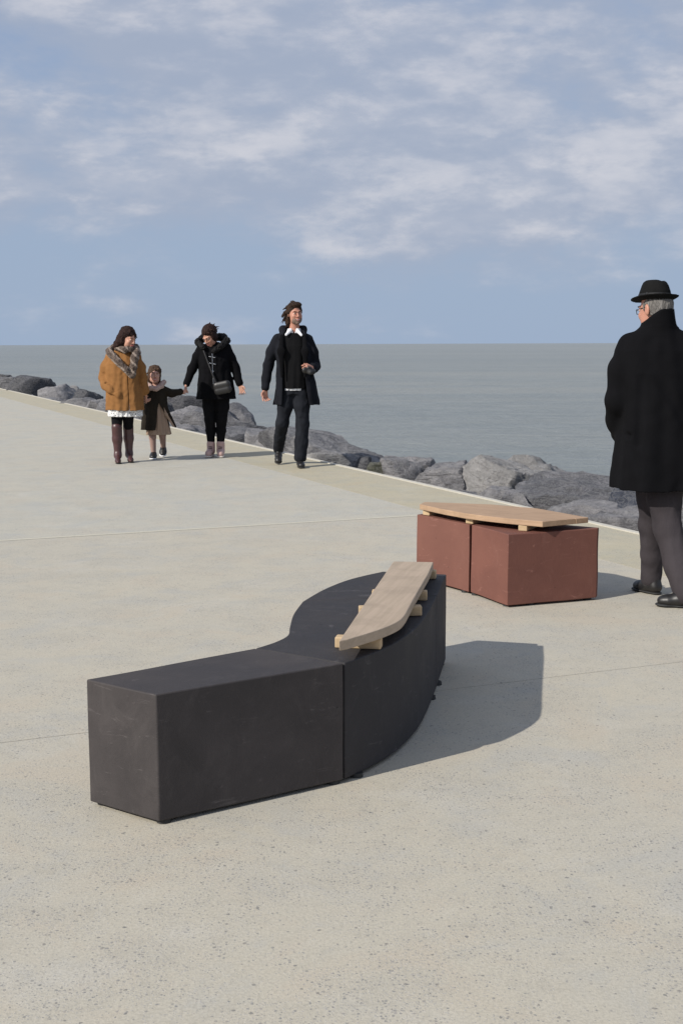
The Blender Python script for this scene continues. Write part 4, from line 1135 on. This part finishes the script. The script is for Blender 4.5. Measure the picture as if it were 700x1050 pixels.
dr.sub(prof([(0.26, 0.035, 0.01, 0.138, 0.112), (0.36, 0.03, 0, 0.122, 0.1)], 2.1, 0.008, 8, 0.2), 0.003)
dr.mesh('dress', M['dress'], P3)
ct = Field((-0.28, -0.32, 0.28), (0.42, 0.28, 0.98), 0.0045)
ct.add(prof([(0.355, -0.005, 0.01, 0.170, 0.150), (0.50, 0.0, 0.005, 0.155, 0.138), (0.66, 0.010, 0, 0.138, 0.118), (0.80, 0.015, 0, 0.128, 0.098), (0.87, 0.016, 0.01, 0.085, 0.07)], 2.2, 0.006, 6, 1.2), 0.02)
ct.chain([(-0.065, 0.0, 0.835), (-0.118, -0.055, 0.765), (-0.078, -0.185, 0.727)], [0.052, 0.046, 0.038], 0.02)
ct.chain([(0.100, 0.0, 0.835), (0.205, 0.0, 0.795), (0.300, 0.048, 0.810)], [0.054, 0.046, 0.040], 0.02)
# the open right front flies out to the side
ct.chain([(0.110, -0.06, 0.70), (0.165, -0.045, 0.55), (0.245, -0.02, 0.395)], [0.026, 0.022, 0.017], 0.02)
ct.disp(0.004, 34, 2.2); ct.disp(0.002, 80, 2.2)
ct.sub(prof([(0.30, -0.005, 0.01, 0.156, 0.136), (0.50, 0.0, 0.005, 0.142, 0.125), (0.66, 0.010, 0, 0.112, 0.097)], 2.2), 0.004)
ct.sub(wedge([(0.28, 0.125, 0.115), (0.45, 0.105, 0.070), (0.60, 0.075, 0.030), (0.68, 0.062, 0.004)], -0.01), 0.008)
cto = ct.mesh('coat', M['child_coat'], P3)
small('lining', [cone((0.098, -0.085, 0.66), (0.145, -0.072, 0.54), 0.012, 0.016, (1, 2, 1)), cone((0.145, -0.072, 0.54), (0.225, -0.045, 0.40), 0.016, 0.012, (1, 2, 1))], M['dress'], cto, 0.0035, 0.01, 0.02)
fc = Field((-0.16, -0.2, 0.80), (0.20, 0.16, 0.98), 0.004)
fc.chain([(0.09, -0.02, 0.895), (0.06, 0.055, 0.915), (-0.03, 0.055, 0.91), (-0.065, -0.015, 0.895), (-0.035, -0.085, 0.865), (0.035, -0.10, 0.855), (0.09, -0.065, 0.885), (0.115, -0.02, 0.93)], [0.03] * 8, 0.012)
fc.disp(0.006, 110, 1.0); fc.disp(0.003, 260, 3.0)
fc.mesh('fur_collar', M['fur_pink'], P3)

# ============================================================ woman in black
P4 = empty('person', (-1.54, 15.68, 0))
tag(P4, 'woman in a black fur-hooded coat and pale pink boots, looking down towards the child', 'woman')
HF = Frame((-0.055, -0.060, 1.478), -32, 34, -10)
f = Field((-0.46, -0.36, 0.04), (0.42, 0.34, 1.66), 0.0048)
head(f, HF, female=True)
f.add(cone(HF.pt((0, 0.02, -0.05)), (-0.015, 0.03, 1.34), 0.045, 0.05), 0.02)
f.add(prof([(0.80, 0.0, 0, 0.14, 0.09), (1.0, -0.01, 0, 0.11, 0.08), (1.22, -0.015, 0, 0.13, 0.09), (1.32, -0.02, 0.01, 0.11, 0.07), (1.37, -0.02, 0.02, 0.05, 0.05)]), 0.04)
f.chain([(-0.16, 0.01, 1.31), (-0.28, 0.0, 1.09), (-0.350, -0.10, 0.895)], [0.04, 0.032, 0.023], 0.02)
f.chain([(0.13, 0.01, 1.31), (0.238, 0.03, 1.10), (0.296, -0.02, 0.895)], [0.04, 0.032, 0.023], 0.02)
hand(f, (-0.352, -0.105, 0.885), (-0.12, -0.55, -0.85), (-1.0, 0.0, 0.1), 1, 0.6, 0.92)
hand(f, (0.300, -0.025, 0.885), (0.30, -0.15, -0.9), (-0.1, -0.9, -0.2), -1, 0.30, 0.92)
f.chain([(-0.075, 0, 0.80), (-0.078, -0.02, 0.46), (-0.070, 0.0, 0.14)], [0.07, 0.043, 0.028], 0.02)
f.chain([(0.075, 0, 0.80), (0.066, -0.02, 0.46), (0.048, -0.03, 0.14)], [0.07, 0.043, 0.028], 0.02)
f.mesh('body', M['skin'], P4)
face_parts(HF, P4, M['hair_dark'], M['iris'], M['lip'])
GF = [HF(cone((-0.052, -0.082, 0.010), (0.052, -0.082, 0.010), 0.0022)), HF(cone((0.052, -0.082, 0.012), (0.078, 0.0, 0.012), 0.002)), HF(cone((-0.052, -0.082, 0.012), (-0.078, 0.0, 0.012), 0.002))]
small('glasses', GF, M['ribbon'], P4, 0.0015, 0.001, 0.006)
h_ = Field((-0.26, -0.28, 1.28), (0.22, 0.24, 1.70), 0.0036)
h_.add(HF(ell((0, 0.030, 0.052), (0.088, 0.102, 0.092))), 0.01)
h_.add(HF(ell((0, 0.095, 0.02), (0.055, 0.045, 0.05))), 0.02)
h_.add(HF(ell((0.068, 0.0, -0.01), (0.022, 0.05, 0.065))), 0.02)
locks(h_, HF, 44, 33, reg(lambda u: u[1] > -0.3 and u[2] > -0.3), 0.06, 0.012, (0.3, 0.75, -0.45), 0.18)
locks(h_, HF, 10, 35, reg(lambda u: u[2] > 0.6), 0.045, 0.013, (0.3, 0.8, 0.05), 0.20)
locks(h_, HF, 8, 37, reg(lambda u: u[1] < -0.4 and u[2] > 0.4), 0.05, 0.011, (0.75, -0.2, -0.4), 0.2)
h_.sub(HF(ell((0.0, -0.105, -0.028), (0.060, 0.076, 0.094))), 0.008)
h_.disp(0.0032, 320, 6.0, (1, 1, 0.5))
h_.mesh('hair', M['hair_auburn'], P4)
tr = Field((-0.24, -0.22, 0.10), (0.24, 0.22, 0.88), 0.0055)
tr.add(prof([(0.72, 0.0, 0, 0.150, 0.11), (0.86, 0.0, 0, 0.14, 0.11)], 2.2), 0.03)
tr.chain([(-0.078, 0, 0.78), (-0.084, -0.01, 0.62), (-0.078, -0.02, 0.46), (-0.074, 0.01, 0.32), (-0.070, 0.0, 0.145)], [0.092, 0.082, 0.066, 0.060, 0.044], 0.02)
tr.chain([(0.080, 0, 0.78), (0.080, -0.01, 0.62), (0.066, -0.02, 0.46), (0.058, -0.01, 0.32), (0.048, -0.03, 0.145)], [0.092, 0.082, 0.066, 0.060, 0.044], 0.02)
tr.disp(0.003, 46, 0.4, (1, 1, 1.4))
tr.mesh('trousers', M['black_trouser'], P4)
for (x, y, tx) in ((-0.072, 0.0, -0.090), (0.050, -0.03, 0.060)):
    b_ = small('boot', [cone((x, y, 0.165), (x, y, 0.075), 0.050, 0.048), cone((x, y - 0.01, 0.075), (tx, y - 0.135, 0.052), 0.044, 0.036), cone((tx, y - 0.12, 0.050), (tx, y - 0.155, 0.045), 0.040, 0.034),
                        cone((x, y + 0.015, 0.15), (x, y + 0.02, 0.06), 0.044, 0.042)], M['pink_boot'], P4, 0.0045, 0.02, 0.02)
    small('sole', [cone((x, y + 0.02, 0.016), (tx, y - 0.15, 0.014), 0.046, 0.045, (1, 1, 2.8))], M['sole'], b_, 0.004, 0.006, 0.01)
    small('lace', [cone((x - 0.02, y - 0.052 - i * 0.017, 0.128 - i * 0.018), (x + 0.022, y - 0.052 - i * 0.017, 0.124 - i * 0.018), 0.0045) for i in range(4)], M['boot'], b_, 0.003, 0.001, 0.008)
ct = Field((-0.46, -0.30, 0.62), (0.42, 0.30, 1.52), 0.0052)
ct.add(prof([(0.715, 0.004, 0, 0.236, 0.172), (0.85, 0.0, 0, 0.222, 0.165), (1.02, -0.010, 0, 0.196, 0.150), (1.20, -0.018, 0, 0.185, 0.145), (1.32, -0.022, 0.01, 0.172, 0.115), (1.375, -0.022, 0.02, 0.12, 0.09), (1.41, -0.02, 0.02, 0.07, 0.07)], 2.3, 0.006, 6, 2.3), 0.03)
ct.chain([(-0.165, 0.01, 1.33), (-0.225, 0.01, 1.22), (-0.290, 0.0, 1.08), (-0.345, -0.085, 0.905)], [0.066, 0.060, 0.054, 0.046], 0.025)
ct.chain([(0.128, 0.01, 1.335), (0.185, 0.02, 1.22), (0.242, 0.025, 1.09), (0.292, -0.015, 0.910)], [0.066, 0.060, 0.054, 0.046], 0.025)
ct.disp(0.005, 26, 7.0); ct.disp(0.0025, 66, 1.7)
ct.sub(prof([(0.60, 0.004, 0, 0.222, 0.158), (0.76, 0.0, 0, 0.215, 0.155)], 2.3, 0.006, 6, 2.3), 0.004)
cto = ct.mesh('coat', M['coat_black'], P4)
hd = Field((-0.34, -0.26, 1.24), (0.28, 0.26, 1.56), 0.0045)
hd.chain([(-0.135, -0.12, 1.345), (-0.205, -0.03, 1.41), (-0.155, 0.10, 1.455), (-0.03, 0.15, 1.475), (0.09, 0.11, 1.465), (0.145, -0.01, 1.425), (0.085, -0.115, 1.36), (0.0, -0.15, 1.30)], [0.030, 0.038, 0.046, 0.050, 0.046, 0.040, 0.034, 0.028], 0.02)
hd.disp(0.007, 120, 1.0); hd.disp(0.006, 280, 3.0)
hd.mesh('fur_hood', M['fur_black'], P4)
for (x, z) in ((-0.045, 1.235), (-0.045, 1.155), (0.0, 1.225), (0.005, 1.145), (-0.02, 1.06)):
    small('toggle', [cone((x - 0.010, -0.158, z), (x + 0.010, -0.158, z - 0.004), 0.0065)], M['steel'], cto, 0.0025, 0.001, 0.006)
small('zip', [cone((-0.022, -0.152, 1.27), (-0.020, -0.158, 1.10), 0.004), cone((-0.020, -0.158, 1.10), (-0.012, -0.163, 0.90), 0.004)], M['steel'], cto, 0.0028, 0.001, 0.006)
BF = Frame((0.100, -0.205, 0.860), -8, 0, -12)
bagp = small('handbag', [BF(cone((-0.060, 0, 0.03), (0.060, 0, 0.03), 0.050, 0.050, (1, 1.6, 1))), BF(cone((-0.060, 0, -0.03), (0.060, 0, -0.03), 0.050, 0.050, (1, 1.6, 1)))], M['leather'], None, 0.004, 0.01, 0.02)
bagp.location = P4.location
tag(bagp, 'black leather shoulder bag hanging in front of the woman in black', 'handbag')
small('strap', [cone((0.02, -0.20, 0.92), (-0.05, -0.175, 1.10), 0.010, 0.010, (1, 1.5, 1)), cone((-0.05, -0.175, 1.10), (-0.125, -0.14, 1.30), 0.010, 0.010, (1, 1.5, 1))], M['leather'], bagp, 0.004, 0.004, 0.01)

# ============================================================ man in the hat, seen from behind
P5 = empty('person', (1.71, 6.72, 0))
tag(P5, 'man in a black hat and long black overcoat seen from behind', 'man')
HF = Frame((-0.066, 0.005, 1.552), 210, 8, 0, 0.94)
f = Field((-0.36, -0.30, 0.03), (0.30, 0.46, 1.68), 0.0045)
head(f, HF)
f.add(cone(HF.pt((0, 0.03, -0.04)), (-0.045, 0.0, 1.40), 0.055, 0.06), 0.02)
f.add(prof([(0.70, 0.0, 0, 0.15, 0.10), (1.0, -0.03, 0, 0.14, 0.10), (1.28, -0.045, 0, 0.16, 0.10), (1.38, -0.045, 0, 0.13, 0.07), (1.44, -0.045, 0.0, 0.06, 0.05)]), 0.04)
f.chain([(-0.20, 0.0, 1.34), (-0.265, -0.01, 1.08), (-0.19, 0.15, 0.90)], [0.045, 0.036, 0.026], 0.02)
f.chain([(0.115, 0.02, 1.35), (0.185, -0.01, 1.10), (0.17, 0.10, 0.86)], [0.045, 0.036, 0.026], 0.02)
hand(f, (0.17, 0.11, 0.85), (0, 0.3, -1), (-0.9, 0.3, 0), 1, 0.4)
f.chain([(-0.045, 0.02, 0.74), (-0.018, 0.125, 0.40), (0.006, 0.21, 0.10)], [0.06, 0.036, 0.026], 0.02)
f.chain([(0.02, -0.02, 0.74), (0.022, -0.06, 0.40), (0.096, -0.182, 0.10)], [0.06, 0.036, 0.026], 0.02)
f.mesh('body', M['skin_ruddy'], P5)
face_parts(HF, P5, M['hair_grey'], M['iris'], M['lip'])
small('glasses', [HF(cone((-0.052, -0.094, 0.010), (0.052, -0.094, 0.010), 0.0022)), HF(cone((0.054, -0.090, 0.014), (0.080, 0.01, 0.012), 0.002)), HF(cone((-0.054, -0.090, 0.014), (-0.080, 0.01, 0.012), 0.002)),
                  HF(cone((0.012, -0.096, -0.010), (0.050, -0.092, -0.010), 0.002)), HF(cone((0.052, -0.092, 0.010), (0.050, -0.092, -0.010), 0.002))], M['ribbon'], P5, 0.0014, 0.001, 0.006)
h_ = Field((-0.26, -0.18, 1.40), (0.12, 0.20, 1.68), 0.0034)
h_.add(HF(ell((0, 0.026, 0.020), (0.080, 0.090, 0.086))), 0.01)
h_.add(HF(ell((0, 0.062, -0.035), (0.062, 0.040, 0.050))), 0.02)
h_.sub(HF(ell((0.0, -0.100, -0.03), (0.10, 0.098, 0.13))), 0.006)
for s in (-1, 1):
    h_.sub(HF(ell((s * 0.090, 0.012, -0.010), (0.030, 0.028, 0.042))), 0.006)
    h_.add(HF(cone((s * 0.072, -0.008, 0.030), (s * 0.071, -0.010, 0.0), 0.009, 0.006)), 0.004)
h_.disp(0.0022, 360, 6.0, (1, 1, 0.35))
h_.mesh('hair', M['hair_grey'], P5)
# hat: crown with a pinch and a centre dent, brim turned up at the back, ribbon
XF = Frame((-0.0755, 0.003, 1.604), 216, 2, -4, 0.915)
hat = Field((-0.28, -0.20, 1.55), (0.12, 0.22, 1.75), 0.0028)
hat.add(XF(prof([(-0.004, 0, 0.008, 0.084, 0.104), (0.045, 0, 0.008, 0.076, 0.094), (0.080, 0, 0.006, 0.066, 0.082), (0.098, 0, 0.004, 0.058, 0.070), (0.108, 0, 0.004, 0.044, 0.055)], 2.0)), 0.008)
hat.sub(XF(ell((0, 0.01, 0.114), (0.019, 0.085, 0.020))), 0.016)
for s in (-1, 1): hat.sub(XF(ell((s * 0.066, -0.058, 0.085), (0.020, 0.030, 0.036))), 0.02)
def brim_fn(x, y, z):
    y = y - 0.008
    r = np.sqrt((x / 1.0) ** 2 + (y / 1.16) ** 2) + 1e-6
    lift = np.clip((r - 0.085) / 0.045, 0, 1.2) ** 1.6
    th = np.arctan2(x, y)
    zz = lift * (0.012 + 0.016 * np.clip(np.cos(th), 0, 1) + 0.006 * np.abs(np.sin(th)) - 0.020 * np.clip(-np.cos(th), 0, 1))
    return np.maximum(np.abs(z - zz) - 0.0032, r - 0.122)
hat.add(XF(Prim((-0.13, -0.15, -0.02), (0.13, 0.16, 0.05), brim_fn)), 0.004)
ho = hat.mesh('hat', M['felt'], P5)
ri = Field((-0.28, -0.20, 1.57), (0.12, 0.22, 1.67), 0.0025)
ri.add(XF(prof([(0.004, 0, 0.008, 0.0855, 0.1055), (0.032, 0, 0.008, 0.0800, 0.0990)], 2.0)), 0.003)
ri.add(XF(cone((0.086, 0.02, 0.008), (0.082, 0.02, 0.028), 0.008, 0.008, (2, 1, 1))), 0.003)
ri.mesh('ribbon', M['ribbon'], ho)
# trousers and shoes
tr = Field((-0.24, -0.36, 0.02), (0.30, 0.42, 0.86), 0.005)
tr.add(prof([(0.66, 0.0, 0, 0.165, 0.12), (0.82, 0.0, 0, 0.16, 0.12)], 2.2), 0.03)
tr.chain([(-0.045, 0.02, 0.74), (-0.028, 0.08, 0.56), (-0.020, 0.13, 0.40), (0.000, 0.18, 0.22), (0.006, 0.215, 0.085)], [0.095, 0.080, 0.068, 0.060, 0.058], 0.025)
tr.chain([(0.020, -0.02, 0.74), (0.000, -0.04, 0.56), (0.022, -0.06, 0.40), (0.062, -0.12, 0.22), (0.100, -0.19, 0.075)], [0.102, 0.088, 0.074, 0.068, 0.066], 0.025)
tr.disp(0.007, 24, 0.4, (1, 1, 0.45)); tr.disp(0.003, 55, 2.4, (1, 1, 0.7))
tr.mesh('trousers', M['grey_trouser'], P5)
shoe(P5, (0.015, 0.195, 0.065), (-0.070, 0.325, 0.008), M['leather'], h=0.06)
shoe(P5, (0.100, -0.180, 0.065), (-0.062, -0.135, 0.008), M['leather'], h=0.06)
ct = Field((-0.42, -0.34, 0.54), (0.42, 0.36, 1.64), 0.005)
ct.add(prof([(0.615, 0.010, 0.0, 0.272, 0.215), (0.80, 0.0, 0, 0.252, 0.200), (1.02, -0.022, 0, 0.228, 0.175), (1.22, -0.040, 0, 0.222, 0.160), (1.34, -0.046, 0.0, 0.212, 0.135), (1.405, -0.048, 0.0, 0.165, 0.11), (1.455, -0.05, 0.0, 0.10, 0.09)], 2.4, 0.007, 5, 0.8), 0.03)
ct.chain([(-0.185, 0.0, 1.355), (-0.232, -0.01, 1.24), (-0.248, -0.015, 1.08)], [0.078, 0.072, 0.068], 0.03)
ct.chain([(-0.248, -0.015, 1.08), (-0.225, 0.07, 0.97), (-0.190, 0.14, 0.90)], [0.068, 0.064, 0.060], 0.025)
ct.chain([(0.100, 0.0, 1.36), (0.165, -0.01, 1.24), (0.195, -0.01, 1.09), (0.18, 0.09, 0.90)], [0.078, 0.072, 0.066, 0.058], 0.03)
ct.add(prof([(1.42, -0.050, -0.005, 0.104, 0.100), (1.475, -0.050, -0.008, 0.090, 0.096), (1.552, -0.054, -0.014, 0.078, 0.088)], 2.1), 0.02)
ct.sub(prof([(1.42, -0.058, 0.01, 0.070, 0.078), (1.62, -0.058, 0.0, 0.078, 0.084)], 2.0), 0.004)
ct.sub(Prim((-0.20, -0.2, 1.475), (-0.02, 0.2, 1.62), lambda x, y, z: np.maximum(-((x + 0.135) * -0.62 + (z - 1.492) * 0.78) + 0 * y, 1.478 - z)), 0.012)
ct.disp(0.0045, 17, 3.0, (1, 1, 0.5)); ct.disp(0.0032, 46, 1.0)
# shoulder-blade drag fold and back vent
ct.sub(cone((-0.12, -0.175, 1.27), (0.14, -0.215, 0.84), 0.016, 0.018), 0.03)
ct.sub(cone((-0.165, -0.16, 1.20), (-0.175, -0.165, 0.86), 0.016, 0.012), 0.025)
ct.sub(cone((-0.30, -0.06, 0.93), (-0.21, -0.12, 0.90), 0.012, 0.010), 0.02)
ct.sub(wedge([(0.58, 0.105, 0.005), (0.98, 0.085, 0.003)], -0.10), 0.004)
ct.sub(prof([(0.50, 0.010, 0.0, 0.255, 0.198), (0.74, 0.0, 0, 0.238, 0.186)], 2.4, 0.007, 5, 0.8), 0.004)
ct.mesh('coat', M['coat_black'], P5)
